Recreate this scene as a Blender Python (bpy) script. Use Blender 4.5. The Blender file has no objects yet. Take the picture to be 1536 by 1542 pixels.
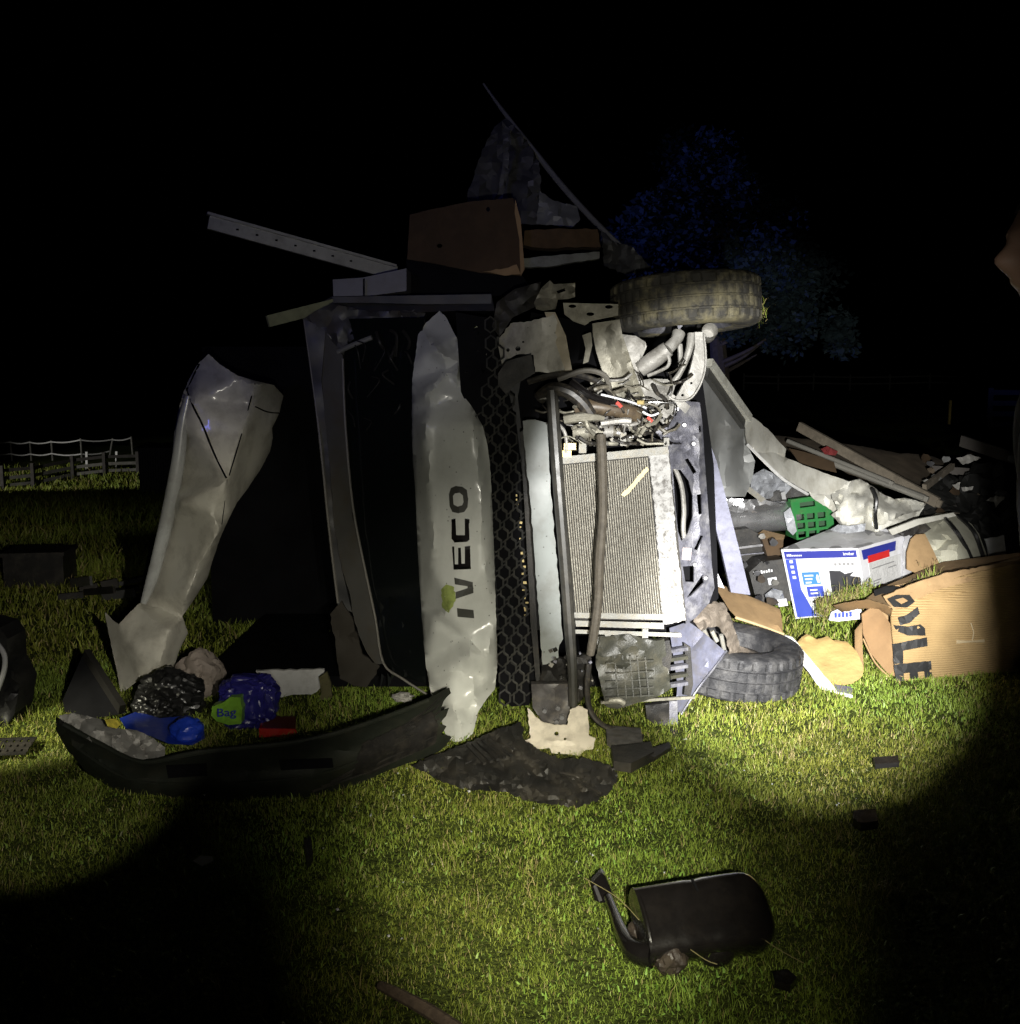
import bpy, bmesh, math, random
import numpy as np
from mathutils import Vector, Matrix, noise as mnoise
from mathutils.geometry import delaunay_2d_cdt

R = math.radians
random.seed(7)
rng = np.random.default_rng(7)
scene = bpy.context.scene
col = scene.collection

# ------------------------------------------------------------------ camera
F = 1538.0                      # focal length in photograph pixels
CX, CY = 768.0, 771.0
CAMZ = 1.60
PITCH = math.atan((CY - 570.0) / F)
cam_d = bpy.data.cameras.new('camera')
cam = bpy.data.objects.new('camera', cam_d)
col.objects.link(cam)
cam.location = (0, 0, CAMZ)
cam.rotation_euler = (R(90) - PITCH, 0, 0)
cam_d.sensor_fit = 'HORIZONTAL'
cam_d.sensor_width = 36.0
cam_d.lens = 36.0 * F / 1536.0
cam_d.clip_start = 0.05
cam_d.clip_end = 2000
scene.camera = cam
CP, SP = math.cos(PITCH), math.sin(PITCH)

def ray(px, py):
    cx = (px - CX) / F
    cy = -(py - CY) / F
    return cx, CP + cy * SP, -SP + cy * CP

def W(px, py, d):
    """world point seen at a photograph pixel, d metres in front along y"""
    x, y, z = ray(px, py)
    k = d / y
    return Vector((x * k, d, CAMZ + z * k))

def G(px, py, z=0.0):
    """world point of a pixel on the level z"""
    x, y, zz = ray(px, py)
    k = (z - CAMZ) / zz
    return Vector((x * k, y * k, z))

# ------------------------------------------------------------------ world and lights
world = bpy.data.worlds.new('World')
scene.world = world
world.use_nodes = True
nt = world.node_tree
sky = nt.nodes.new('ShaderNodeTexSky')
sky.sky_type = 'NISHITA'
sky.sun_disc = False
sky.sun_elevation = R(-9.0)
sky.sun_rotation = R(200)
bg = nt.nodes['Background']
bg.inputs['Strength'].default_value = 0.05
nt.links.new(sky.outputs['Color'], bg.inputs['Color'])
scene.view_settings.view_transform = 'Standard'
scene.view_settings.look = 'None'
scene.view_settings.gamma = 1.0
scene.view_settings.exposure = 0.0

def spot(name, loc, target, power, half_deg, blend, color, size=0.02):
    l = bpy.data.lights.new(name, 'SPOT')
    l.energy = power
    l.color = color
    l.spot_size = R(half_deg * 2)
    l.spot_blend = blend
    l.shadow_soft_size = size
    o = bpy.data.objects.new(name, l)
    col.objects.link(o)
    o.location = loc
    o.rotation_euler = (Vector(target) - Vector(loc)).to_track_quat('-Z', 'Y').to_euler()
    return o

# hand torches held by the people standing round the camera, plus an emergency vehicle's blue lamp and two added fill lights
spot('torch_light_main', (0.36, 0.55, 1.40), W(1115, 776, 5.2), 1300, 15.2, 0.34, (1.0, 0.985, 0.95))
spot('torch_light_main_core', (0.36, 0.55, 1.40), W(1195, 945, 5.3), 2700, 11.8, 0.72, (1.0, 0.985, 0.95))
spot('torch_light_main_spill', (0.02, -0.05, 1.42), W(850, 700, 5.0), 140, 28.0, 0.95, (1.0, 0.96, 0.82))
spot('torch_light_ground', (0.15, 0.05, 1.50), W(860, 1310, 3.3), 120, 17.0, 1.0, (1.0, 0.93, 0.70))
spot('torch_light_ground_core', (0.15, 0.05, 1.50), W(820, 1265, 3.4), 680, 12.0, 1.0, (1.0, 0.95, 0.76))
spot('torch_light_grille', (0.20, 0.0, 1.50), W(715, 985, 4.5), 330, 10.5, 0.95, (1.0, 0.95, 0.80))
spot('torch_light_cab', (0.30, 0.1, 1.55), W(-15, 990, 4.8), 190, 11.4, 0.30, (1.0, 0.95, 0.84))
spot('torch_light_roof', (0.30, 0.1, 1.55), W(255, 860, 5.0), 240, 11.0, 0.85, (1.0, 0.94, 0.80))
spot('torch_light_left', (-3.1, 3.2, 1.2), (-2.10, 4.42, 0.0), 330, 13.0, 0.9, (1.0, 0.95, 0.72))
spot('fill_light_field', (-30, 22, 0.4), (-22.0, 58, -3.2), 13000, 13.0, 0.7, (1.0, 0.97, 0.9), 0.1)  # added spot to brighten the distant fences, no known source
spot('fill_light_meadow', (-9.5, 6.0, 1.3), (-9.0, 20, -1.2), 170, 34.0, 0.9, (1.0, 0.97, 0.85), 0.1)  # added spot to lift the dim meadow, no known source
spot('blue_lamp_tree', (-9.0, 9.5, 2.4), (4.3, 18.0, 3.9), 2100, 11.0, 0.6, (0.16, 0.21, 1.0), 0.08)
spot('blue_lamp_wreck', (-3.0, -6.0, 3.0), (-1.05, 5.2, 2.5), 230, 8.0, 0.6, (0.16, 0.18, 1.0), 0.08)

# ------------------------------------------------------------------ materials
MATS = {}

def M(name, c, rough=0.5, metal=0.0, var=0.12, vs=6.0, dirt=None, damt=0.35, ds=5.0, bump=0.0, bs=60.0,
      coat=0.0, spec=0.5, trans=0.0, alpha=1.0, wave=None, speck=0.0, attr=None, sss=0.0):
    if name in MATS:
        return MATS[name]
    m = bpy.data.materials.new(name)
    m.use_nodes = True
    n, L = m.node_tree.nodes, m.node_tree.links
    b = n['Principled BSDF']
    b.inputs['Roughness'].default_value = rough
    b.inputs['Metallic'].default_value = metal
    b.inputs['Coat Weight'].default_value = coat
    b.inputs['Coat Roughness'].default_value = 0.12
    b.inputs['Specular IOR Level'].default_value = spec
    b.inputs['Transmission Weight'].default_value = trans
    b.inputs['Alpha'].default_value = alpha
    tc = n.new('ShaderNodeTexCoord')
    def nz(scale, detail=4.0, rgh=0.6):
        t = n.new('ShaderNodeTexNoise')
        t.inputs['Scale'].default_value = scale
        t.inputs['Detail'].default_value = detail
        t.inputs['Roughness'].default_value = rgh
        L.new(tc.outputs['Object'], t.inputs['Vector'])
        return t
    def ramp(src, p0, p1, c0, c1):
        r = n.new('ShaderNodeValToRGB')
        r.color_ramp.elements[0].position = p0
        r.color_ramp.elements[1].position = p1
        r.color_ramp.elements[0].color = c0
        r.color_ramp.elements[1].color = c1
        L.new(src, r.inputs['Fac'])
        return r
    def mix(fac, a, b_):
        x = n.new('ShaderNodeMix')
        x.data_type = 'RGBA'
        if isinstance(fac, float):
            x.inputs['Factor'].default_value = fac
        else:
            L.new(fac, x.inputs['Factor'])
        for sock, v in ((6, a), (7, b_)):
            if isinstance(v, tuple):
                x.inputs[sock].default_value = (*v[:3], 1)
            else:
                L.new(v, x.inputs[sock])
        return x.outputs[2]
    lo = tuple(v * (1 - var) for v in c)
    hi = tuple(min(1, v * (1 + var)) for v in c)
    base = ramp(nz(vs).outputs['Fac'], 0.3, 0.7, (*lo, 1), (*hi, 1)).outputs['Color']
    if attr:
        at = n.new('ShaderNodeAttribute')
        at.attribute_name = attr
        base = at.outputs['Color']
    if dirt:
        f = ramp(nz(ds, 8, 0.68).outputs['Fac'], 0.46, 0.66, (0, 0, 0, 1), (damt, damt, damt, 1))
        base = mix(f.outputs['Color'], base, dirt)
    if speck:
        v = n.new('ShaderNodeTexVoronoi')
        v.inputs['Scale'].default_value = 26
        L.new(tc.outputs['Object'], v.inputs['Vector'])
        f = ramp(v.outputs['Distance'], 0.06 * speck, 0.11 * speck, (0.8, 0.8, 0.8, 1), (0, 0, 0, 1))
        base = mix(f.outputs['Color'], base, (0.03, 0.025, 0.02))
    L.new(base, b.inputs['Base Color'])
    rr = n.new('ShaderNodeMapRange')
    rr.inputs['To Min'].default_value = max(0.03, rough - 0.12)
    rr.inputs['To Max'].default_value = min(1, rough + 0.16)
    L.new(nz(vs * 2.3).outputs['Fac'], rr.inputs['Value'])
    L.new(rr.outputs['Result'], b.inputs['Roughness'])
    h = None
    if bump:
        h = nz(bs, 6, 0.6).outputs['Fac']
    if wave:
        w = n.new('ShaderNodeTexWave')
        w.wave_type = 'BANDS'
        w.bands_direction = wave[0]
        w.inputs['Scale'].default_value = wave[1]
        w.inputs['Distortion'].default_value = 0.6
        w.inputs['Detail Scale'].default_value = 0.4
        L.new(tc.outputs['Object'], w.inputs['Vector'])
        h = w.outputs['Fac']
        bump = bump or wave[2]
    if h is not None:
        bp = n.new('ShaderNodeBump')
        bp.inputs['Strength'].default_value = min(1, bump)
        bp.inputs['Distance'].default_value = 0.01
        L.new(h, bp.inputs['Height'])
        L.new(bp.outputs['Normal'], b.inputs['Normal'])
    if sss:
        b.inputs['Subsurface Weight'].default_value = sss
        b.inputs['Subsurface Radius'].default_value = (0.01, 0.004, 0.002)
    MATS[name] = m
    return m

MUD = (0.075, 0.058, 0.035)
white_paint = M('white_paint', (0.60, 0.61, 0.57), 0.32, 0, 0.04, 3, MUD, 0.16, 6, 0.03, 300, 0.25, speck=1.0)
white_metal = M('white_bare_panel', (0.62, 0.60, 0.54), 0.5, 0, 0.08, 5, MUD, 0.45, 10, 0.12, 90, speck=1.0)
strip_paint = M('white_strip_paint', (0.25, 0.27, 0.26), 0.45, 0, 0.07, 4, MUD, 0.3, 9, speck=1.0)
black_plastic = M('black_plastic', (0.020, 0.019, 0.018), 0.48, 0, 0.3, 9, (0.07, 0.06, 0.045), 0.4, 9, 0.25, 160, spec=0.3)
dusty_plastic = M('dusty_black_plastic', (0.020, 0.019, 0.017), 0.5, 0, 0.3, 9, (0.075, 0.065, 0.05), 0.45, 7, 0.25, 90, spec=0.35)
olive_plastic = M('grimy_plastic', (0.040, 0.040, 0.031), 0.4, 0, 0.3, 12, (0.10, 0.09, 0.06), 0.5, 14, 0.25, 120)
gloss_black = M('gloss_black_plastic', (0.008, 0.007, 0.007), 0.20, 0, 0.2, 12, (0.025, 0.021, 0.018), 0.2, 16, 0.06, 200, 0.9)
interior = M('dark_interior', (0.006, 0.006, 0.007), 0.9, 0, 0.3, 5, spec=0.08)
rubber = M('tyre_rubber', (0.055, 0.052, 0.044), 0.75, 0, 0.25, 14, (0.30, 0.265, 0.15), 0.8, 8, 0.4, 110)
rubber2 = M('scuffed_tyre_rubber', (0.028, 0.028, 0.031), 0.6, 0, 0.3, 14, (0.10, 0.097, 0.095), 0.75, 14, 0.4, 110)
galv = M('dusty_grey_metal', (0.12, 0.12, 0.145), 0.45, 0.3, 0.45, 26, (0.30, 0.295, 0.30), 0.65, 16, 0.3, 130)
alu = M('cast_aluminium', (0.30, 0.285, 0.23), 0.5, 0.3, 0.3, 18, (0.11, 0.10, 0.07), 0.6, 11, 0.3, 90)
pale_alu = M('pale_aluminium', (0.33, 0.32, 0.295), 0.5, 0.2, 0.25, 18, (0.12, 0.11, 0.09), 0.65, 13, 0.25, 90)
fin_mat = M('radiator_fins', (0.26, 0.245, 0.20), 0.5, 0.3, 0.55, 150, (0.12, 0.10, 0.07), 0.7, 60, 0.3, 300)
tank_mat = M('radiator_tank', (0.27, 0.265, 0.24), 0.45, 0.15, 0.12, 30, (0.30, 0.25, 0.16), 0.5, 40, 0.3, 220)
brass = M('golden_metal', (0.58, 0.46, 0.20), 0.45, 0.3, 0.2, 30)
steel = M('bright_steel', (0.4, 0.4, 0.42), 0.30, 0.8, 0.15, 20, (0.15, 0.13, 0.1), 0.4, 15)
lav_metal = M('lavender_grey_steel', (0.27, 0.275, 0.36), 0.55, 0.1, 0.15, 9, (0.13, 0.125, 0.15), 0.5, 22, 0.2, 70)
blue_metal = M('blue_grey_sheet', (0.18, 0.185, 0.25), 0.42, 0.3, 0.2, 12, (0.15, 0.14, 0.13), 0.6, 16, 0.25, 80)
mud_metal = M('muddy_metal', (0.15, 0.125, 0.10), 0.75, 0, 0.35, 20, (0.09, 0.07, 0.05), 0.7, 18, 0.6, 60)
glass = M('dark_windscreen_glass', (0.02, 0.025, 0.025), 0.10, 0, 0.1, 5, trans=0.75)
chrome = M('chrome', (0.55, 0.55, 0.55), 0.12, 1.0, 0.05)
letter_dark = M('dark_letter', (0.045, 0.045, 0.038), 0.55)
wire_black = M('wire_black', (0.022, 0.020, 0.018), 0.4, 0, 0.3, 30, (0.12, 0.10, 0.07), 0.5, 40)
wire_grey = M('wire_grey', (0.16, 0.145, 0.11), 0.5, 0, 0.3, 40, (0.06, 0.05, 0.04), 0.6, 40)
wire_red = M('wire_red', (0.55, 0.08, 0.06), 0.5)
card = M('cardboard', (0.36, 0.235, 0.115), 0.85, 0, 0.10, 7, (0.20, 0.13, 0.06), 0.4, 9, 0.15, 60)
card_dark = M('brown_cardboard', (0.058, 0.035, 0.016), 0.85, 0, 0.14, 7, (0.10, 0.06, 0.03), 0.4, 9)
card_ribbed = M('ribbed_cardboard', (0.40, 0.27, 0.12), 0.85, 0, 0.10, 6, (0.24, 0.15, 0.06), 0.35, 5, wave=('Z', 26, 0.5))
foam = M('yellow_foam', (0.62, 0.44, 0.17), 0.9, 0, 0.10, 16, (0.42, 0.29, 0.11), 0.4, 12, 0.4, 30)
white_board = M('white_board', (0.66, 0.66, 0.65), 0.6, 0, 0.05, 6, MUD, 0.3, 12)
white_box = M('white_printed_carton', (0.68, 0.68, 0.71), 0.45, 0, 0.04, 6, (0.30, 0.28, 0.24), 0.3, 11)
box_top = M('scuffed_carton_top', (0.34, 0.34, 0.36), 0.45, 0, 0.25, 18, (0.15, 0.14, 0.12), 0.5, 14, 0.4, 25)
print_blue = M('print_blue', (0.045, 0.075, 0.42), 0.45, 0, 0.08)
print_deep = M('print_deep_blue', (0.022, 0.03, 0.26), 0.45, 0, 0.08)
print_cyan = M('print_sky_blue', (0.05, 0.20, 0.50), 0.45)
print_red = M('print_red', (0.55, 0.02, 0.02), 0.45)
print_white = M('print_white', (0.7, 0.7, 0.72), 0.5)
print_black = M('print_black', (0.02, 0.02, 0.02), 0.6)
print_grey = M('print_grey', (0.25, 0.25, 0.25), 0.6)
green_plastic = M('green_crate_plastic', (0.025, 0.17, 0.045), 0.4, 0, 0.15, 12, MUD, 0.4, 12)
film = M('silver_foil', (0.56, 0.56, 0.57), 0.26, 0.85, 0.12, 9, bump=0.25, bs=9)
tarp_white = M('white_tarpaulin', (0.58, 0.57, 0.51), 0.5, 0, 0.06, 6, (0.25, 0.23, 0.17), 0.45, 8, 0.3, 14)
tarp_grey = M('grey_tarpaulin', (0.24, 0.245, 0.24), 0.45, 0, 0.08, 4, (0.12, 0.12, 0.11), 0.4, 5)
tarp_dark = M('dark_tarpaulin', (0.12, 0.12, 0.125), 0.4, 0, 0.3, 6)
plastic_film = M('crumpled_clear_film', (0.30, 0.31, 0.33), 0.25, 0, 0.3, 12, bump=0.6, bs=18)
carpet = M('brown_board', (0.12, 0.092, 0.062), 0.85, 0, 0.3, 7)
cream = M('cream_fabric', (0.48, 0.47, 0.37), 0.7, 0, 0.07, 7, (0.25, 0.23, 0.15), 0.4, 8)
bag_black = M('black_bin_bag', (0.010, 0.010, 0.010), 0.32, 0, 0.3, 10, bump=0.35, bs=9)
bag_blue = M('blue_plastic_bag', (0.022, 0.02, 0.17), 0.3, 0, 0.2, 10, bump=0.3, bs=9)
sheet_blue = M('blue_plastic_sheet', (0.01, 0.035, 0.32), 0.35, 0, 0.15, 10, bump=0.3, bs=14)
bag_green = M('green_print', (0.16, 0.34, 0.03), 0.4, 0, 0.3, 25)
red_plastic = M('red_plastic', (0.42, 0.02, 0.012), 0.25, 0, 0.15, 12, coat=0.3)
fabric_grey = M('crumpled_pale_paper', (0.40, 0.39, 0.36), 0.8, 0, 0.1, 9, MUD, 0.3, 14, 0.3, 30)
bumper_green = M('bumper_plastic', (0.017, 0.020, 0.014), 0.6, 0, 0.2, 6, (0.05, 0.045, 0.03), 0.25, 10, 0.2, 120, spec=0.3)
wood = M('weathered_wood', (0.19, 0.16, 0.12), 0.8, 0, 0.25, 9, (0.08, 0.07, 0.05), 0.5, 14, 0.3, 40)
dark_wood = M('dark_fence_wood', (0.055, 0.05, 0.045), 0.85, 0, 0.3, 4)
grey_wood = M('grey_fence_wood', (0.19, 0.185, 0.165), 0.85, 0, 0.25, 4)
tape_white = M('white_fence_tape', (0.8, 0.8, 0.78), 0.6)
shed_blue = M('shed_cladding', (0.10, 0.10, 0.14), 0.5, 0, 0.1, 3)
soil = M('soil', (0.09, 0.065, 0.04), 0.9, 0, 0.4, 25, bump=0.6, bs=40)
skin = M('skin', (0.42, 0.26, 0.19), 0.5, 0, 0.06, 15, sss=0.1)
hair_m = M('hair', (0.03, 0.02, 0.014), 0.5, 0, 0.3, 60, bump=0.5, bs=150)
jacket_m = M('dark_jacket', (0.010, 0.010, 0.012), 0.9, 0, 0.3, 20, bump=0.3, bs=60, spec=0.15)
trouser_m = M('dark_trousers', (0.010, 0.011, 0.014), 0.9, 0, 0.3, 20, spec=0.15)
boot_m = M('boot_leather', (0.02, 0.017, 0.014), 0.5)
leaf_m = M('leaves', (0.07, 0.10, 0.055), 0.6, 0, 0.3, 3, attr='tint', spec=0.15)
bark = M('bark', (0.08, 0.065, 0.05), 0.9, 0, 0.3, 12, bump=0.5, bs=25)
blade_m = M('grass_blades', (0.08, 0.12, 0.02), 0.5, 0, attr='tint', spec=0.35)

# ------------------------------------------------------------------ helpers
def link(name, verts, faces, mat, parent=None, smooth=False, angle=35):
    base = Vector((0, 0, 0))
    if parent is not None:
        base = Vector(parent.get('_base', (0, 0, 0)))
    me = bpy.data.meshes.new(name)
    me.from_pydata([tuple(Vector(v) - base) for v in verts], [], faces)
    me.validate()
    me.materials.append(mat)
    bm = bmesh.new()
    bm.from_mesh(me)
    bmesh.ops.recalc_face_normals(bm, faces=bm.faces)
    bm.to_mesh(me)
    bm.free()
    if smooth:
        me.shade_smooth()
        me.set_sharp_from_angle(angle=R(angle))
    o = bpy.data.objects.new(name, me)
    col.objects.link(o)
    if parent is not None:
        o.parent = parent
        o['_base'] = list(base)
    return o

def tag(o, label, cat=None, group=None, kind=None):
    if label:
        o['label'] = label
    if cat:
        o['category'] = cat
    if group:
        o['group'] = group
    if kind:
        o['kind'] = kind
    return o

def thing(name, loc, label, cat, group=None):
    o = bpy.data.objects.new(name, None)
    col.objects.link(o)
    o.empty_display_size = 0.1
    o.location = loc
    o['_base'] = list(loc)
    return tag(o, label, cat, group)

class MB:
    def __init__(s):
        s.v, s.f = [], []
    def add(s, vs, fs):
        k = len(s.v)
        s.v += [Vector(v) for v in vs]
        s.f += [tuple(i + k for i in f) for f in fs]
        return s
    def hexa(s, c):
        """c: 8 corners, first four one face, next four the opposite one"""
        return s.add(c, [(0, 1, 2, 3), (7, 6, 5, 4), (0, 4, 5, 1), (1, 5, 6, 2), (2, 6, 7, 3), (3, 7, 4, 0)])
    def box(s, c, size, rot=None):
        hx, hy, hz = (k / 2 for k in size)
        m = rot or Matrix.Identity(3)
        vs = [Vector(c) + m @ Vector((x, y, z)) for z in (-hz, hz) for x, y in ((-hx, -hy), (hx, -hy), (hx, hy), (-hx, hy))]
        return s.hexa(vs)
    def bar(s, a, b, w, t, up=(0, 0, 1)):
        a, b = Vector(a), Vector(b)
        d = (b - a).normalized()
        u = Vector(up)
        u = (u - d * u.dot(d))
        if u.length < 1e-4:
            u = Vector((1, 0, 0)) - d * d.x
        u.normalize()
        n = d.cross(u)
        c = []
        for p in (a, b):
            c += [p + u * w / 2 + n * t / 2, p - u * w / 2 + n * t / 2, p - u * w / 2 - n * t / 2, p + u * w / 2 - n * t / 2]
        return s.hexa(c)
    def tube(s, pts, r, n=8, sub=4, caps=True):
        pts = [Vector(p) for p in pts]
        if len(pts) > 2 and sub > 1:
            q = [pts[0]]
            rr = [r[0]] if isinstance(r, (list, tuple)) else None
            for i in range(len(pts) - 1):
                p0, p1 = pts[max(i - 1, 0)], pts[i]
                p2, p3 = pts[i + 1], pts[min(i + 2, len(pts) - 1)]
                for k in range(1, sub + 1):
                    t = k / sub
                    q.append(0.5 * ((2 * p1) + (p2 - p0) * t + (2 * p0 - 5 * p1 + 4 * p2 - p3) * t * t + (3 * p1 - p0 - 3 * p2 + p3) * t ** 3))
                    if rr is not None:
                        rr.append(r[i] * (1 - t) + r[i + 1] * t)
            pts = q
            if rr is not None:
                r = rr
        k0 = len(s.v)
        ref = None
        for i, p in enumerate(pts):
            d = (pts[min(i + 1, len(pts) - 1)] - pts[max(i - 1, 0)])
            if d.length < 1e-9:
                d = Vector((0, 0, 1))
            d.normalize()
            if ref is None:
                ref = Vector((0, 0, 1)) if abs(d.z) < 0.9 else Vector((1, 0, 0))
            u = (ref - d * ref.dot(d)).normalized()
            ref = u
            w = d.cross(u)
            ri = r[i] if isinstance(r, (list, tuple)) else r
            for j in range(n):
                a = 2 * math.pi * j / n
                s.v.append(p + (u * math.cos(a) + w * math.sin(a)) * ri)
        for i in range(len(pts) - 1):
            for j in range(n):
                a, b = k0 + i * n + j, k0 + i * n + (j + 1) % n
                s.f.append((a, b, b + n, a + n))
        if caps:
            s.f.append(tuple(k0 + j for j in range(n))[::-1])
            e = k0 + (len(pts) - 1) * n
            s.f.append(tuple(e + j for j in range(n)))
        return s
    def lathe(s, prof, c, mat3, n=48, notch=None):
        """prof: (radius, height) list; axis = local z"""
        k0 = len(s.v)
        m = len(prof)
        for i in range(n):
            a = 2 * math.pi * i / n
            for k, (r, h) in enumerate(prof):
                if notch:
                    r = notch(i, k, r)
                s.v.append(Vector(c) + mat3 @ Vector((r * math.cos(a), r * math.sin(a), h)))
        for i in range(n):
            for k in range(m - 1):
                a, b = k0 + i * m + k, k0 + ((i + 1) % n) * m + k
                s.f.append((a, b, b + 1, a + 1))
        return s
    def build(s, name, mat, parent=None, smooth=False, angle=35):
        return link(name, s.v, s.f, mat, parent, smooth, angle)

def make_depth(ctrl, noise=None, folds=(), creases=(), seed=0, facet=False):
    if isinstance(ctrl, (int, float)):
        base = lambda x, y: float(ctrl)
    elif facet:
        cp = [Vector((c[0], c[1])) for c in ctrl]
        tr = delaunay_2d_cdt(cp, list(facet) if not isinstance(facet, bool) else [], [], 0, 1e-4)
        tv, tt, orig = tr[0], tr[2], tr[3]
        td = [ctrl[o[0]][2] if o else 5.0 for o in orig]
        T = [(tv[a], tv[b], tv[c], td[a], td[b], td[c]) for a, b, c in tt]
        def base(x, y):
            best = None
            for (a, b, c, da, db, dc) in T:
                den = (b.y - c.y) * (a.x - c.x) + (c.x - b.x) * (a.y - c.y)
                if abs(den) < 1e-9:
                    continue
                u = ((b.y - c.y) * (x - c.x) + (c.x - b.x) * (y - c.y)) / den
                v = ((c.y - a.y) * (x - c.x) + (a.x - c.x) * (y - c.y)) / den
                w = 1 - u - v
                m = min(u, v, w)
                if best is None or m > best[0]:
                    u_, v_, w_ = max(u, 0), max(v, 0), max(w, 0)
                    t = u_ + v_ + w_
                    best = (m, (u_ * da + v_ * db + w_ * dc) / t)
            return best[1]
    else:
        P = np.array([(c[0] / 100.0, c[1] / 100.0) for c in ctrl])
        d = np.array([c[2] for c in ctrl], float)
        n = len(P)
        r = np.linalg.norm(P[:, None] - P[None], axis=2)
        K = np.where(r > 0, r * r * np.log(np.maximum(r, 1e-9)), 0)
        A = np.zeros((n + 3, n + 3))
        A[:n, :n] = K + np.eye(n) * 1e-3
        A[:n, n] = 1
        A[:n, n + 1:] = P
        A[n:, :n] = A[:n, n:].T
        if n < 4:
            A += np.eye(n + 3) * 1e-9
        w = np.linalg.solve(A, np.concatenate([d, np.zeros(3)]))
        def base(x, y):
            q = np.array((x / 100.0, y / 100.0))
            rr = np.linalg.norm(P - q, axis=1)
            return float((np.where(rr > 0, rr * rr * np.log(np.maximum(rr, 1e-9)), 0) * w[:n]).sum() + w[n] + w[n + 1:] @ q)
    off = Vector((seed * 13.7, seed * 7.1, seed * 3.3))
    def D(x, y):
        v = base(x, y)
        for (x1, y1, x2, y2, k) in folds:
            dx, dy = x2 - x1, y2 - y1
            ln = math.hypot(dx, dy)
            sd = (dx * (y - y1) - dy * (x - x1)) / ln
            if sd < 0:
                t = ((x - x1) * dx + (y - y1) * dy) / ln
                o = max(0, -t, t - ln)
                v += k * -sd * max(0, 1 - o / 50)
        for (x1, y1, x2, y2, wd, amp) in creases:
            dx, dy = x2 - x1, y2 - y1
            t = max(0, min(1, ((x - x1) * dx + (y - y1) * dy) / (dx * dx + dy * dy)))
            ds = math.hypot(x - x1 - t * dx, y - y1 - t * dy)
            v += amp * max(0, 1 - ds / wd)
        if noise:
            amp, sc = noise
            q = Vector((x / sc, y / sc, 0)) + off
            v += amp * (mnoise.noise(q) + 0.5 * abs(mnoise.noise(q * 2.1)) + 0.25 * mnoise.noise(q * 4.3))
        return v
    return D

def inside(poly, x, y):
    c = False
    j = len(poly) - 1
    for i in range(len(poly)):
        xi, yi = poly[i]
        xj, yj = poly[j]
        if (yi > y) != (yj > y) and x < (xj - xi) * (y - yi) / (yj - yi) + xi:
            c = not c
        j = i
    return c

def circ(x, y, r, ry=None, n=10):
    ry = ry or r
    return [(x + r * math.cos(2 * math.pi * i / n), y + ry * math.sin(2 * math.pi * i / n)) for i in range(n)]

def plate(name, outline, depth, th, mat, parent=None, grid=14, holes=(), jag=0.0, smooth=True, angle=28, seed=1, push=(0, 1, 0), lines=()):
    """a sheet with real thickness; outline in photograph pixels, depth = metres (number or function)"""
    D = depth if callable(depth) else (lambda x, y: depth)
    rnd = random.Random(seed * 101 + len(outline))
    def dens(poly, j):
        out = []
        for i, p in enumerate(poly):
            q = poly[(i + 1) % len(poly)]
            ln = math.hypot(q[0] - p[0], q[1] - p[1])
            k = max(1, int(ln / (grid if not j else max(4, grid * 0.6)))) if grid else 1
            for t in range(k):
                f = t / k
                x, y = p[0] + (q[0] - p[0]) * f, p[1] + (q[1] - p[1]) * f
                if j and t:
                    x += rnd.uniform(-j, j)
                    y += rnd.uniform(-j, j)
                out.append((x, y))
        return out
    loops = [dens(outline, jag)] + [dens(h, 0) if len(h) < 9 else list(h) for h in holes]
    pts, edges = [], []
    for lp in loops:
        k = len(pts)
        pts += [Vector(p) for p in lp]
        edges += [(k + i, k + (i + 1) % len(lp)) for i in range(len(lp))]
    for ln_ in lines:
        k = len(pts)
        m_ = 0
        for a_, b_ in zip(ln_[:-1], ln_[1:]):
            q_ = max(1, int(math.hypot(b_[0] - a_[0], b_[1] - a_[1]) / max(grid, 4)))
            for t_ in range(q_):
                pts.append(Vector((a_[0] + (b_[0] - a_[0]) * t_ / q_, a_[1] + (b_[1] - a_[1]) * t_ / q_)))
                m_ += 1
        pts.append(Vector(ln_[-1]))
        edges += [(k + i, k + i + 1) for i in range(m_)]
    xs = [p[0] for p in loops[0]]
    ys = [p[1] for p in loops[0]]
    if grid:
        y = min(ys) + grid / 2
        while y < max(ys):
            x = min(xs) + grid / 2
            while x < max(xs):
                gx, gy = x + rnd.uniform(-.2, .2) * grid, y + rnd.uniform(-.2, .2) * grid
                if inside(loops[0], gx, gy) and not any(inside(h, gx, gy) for h in loops[1:]):
                    if min((gx - p[0]) ** 2 + (gy - p[1]) ** 2 for p in pts[:len(loops[0])]) > (grid * 0.35) ** 2:
                        pts.append(Vector((gx, gy)))
                x += grid
            y += grid
    r = delaunay_2d_cdt(pts, edges, [], 0, 1e-4)
    v2, tris = r[0], r[2]
    keep = []
    for t in tris:
        cx = sum(v2[i][0] for i in t) / len(t)
        cy = sum(v2[i][1] for i in t) / len(t)
        if inside(loops[0], cx, cy) and not any(inside(h, cx, cy) for h in loops[1:]):
            keep.append(tuple(t))
    front = [W(p[0], p[1], D(p[0], p[1])) for p in v2]
    pv = Vector(push).normalized() * th
    back = [p + pv for p in front]
    n = len(front)
    cnt = {}
    for t in keep:
        for i in range(3):
            e = (t[i], t[(i + 1) % 3])
            cnt[e] = cnt.get(e, 0) + 1
    faces = list(keep) + [tuple(i + n for i in t[::-1]) for t in keep]
    for (a, b) in cnt:
        if (b, a) not in cnt:
            faces.append((b, a, a + n, b + n))
    return link(name, front + back, faces, mat, parent, smooth, angle)

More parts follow.
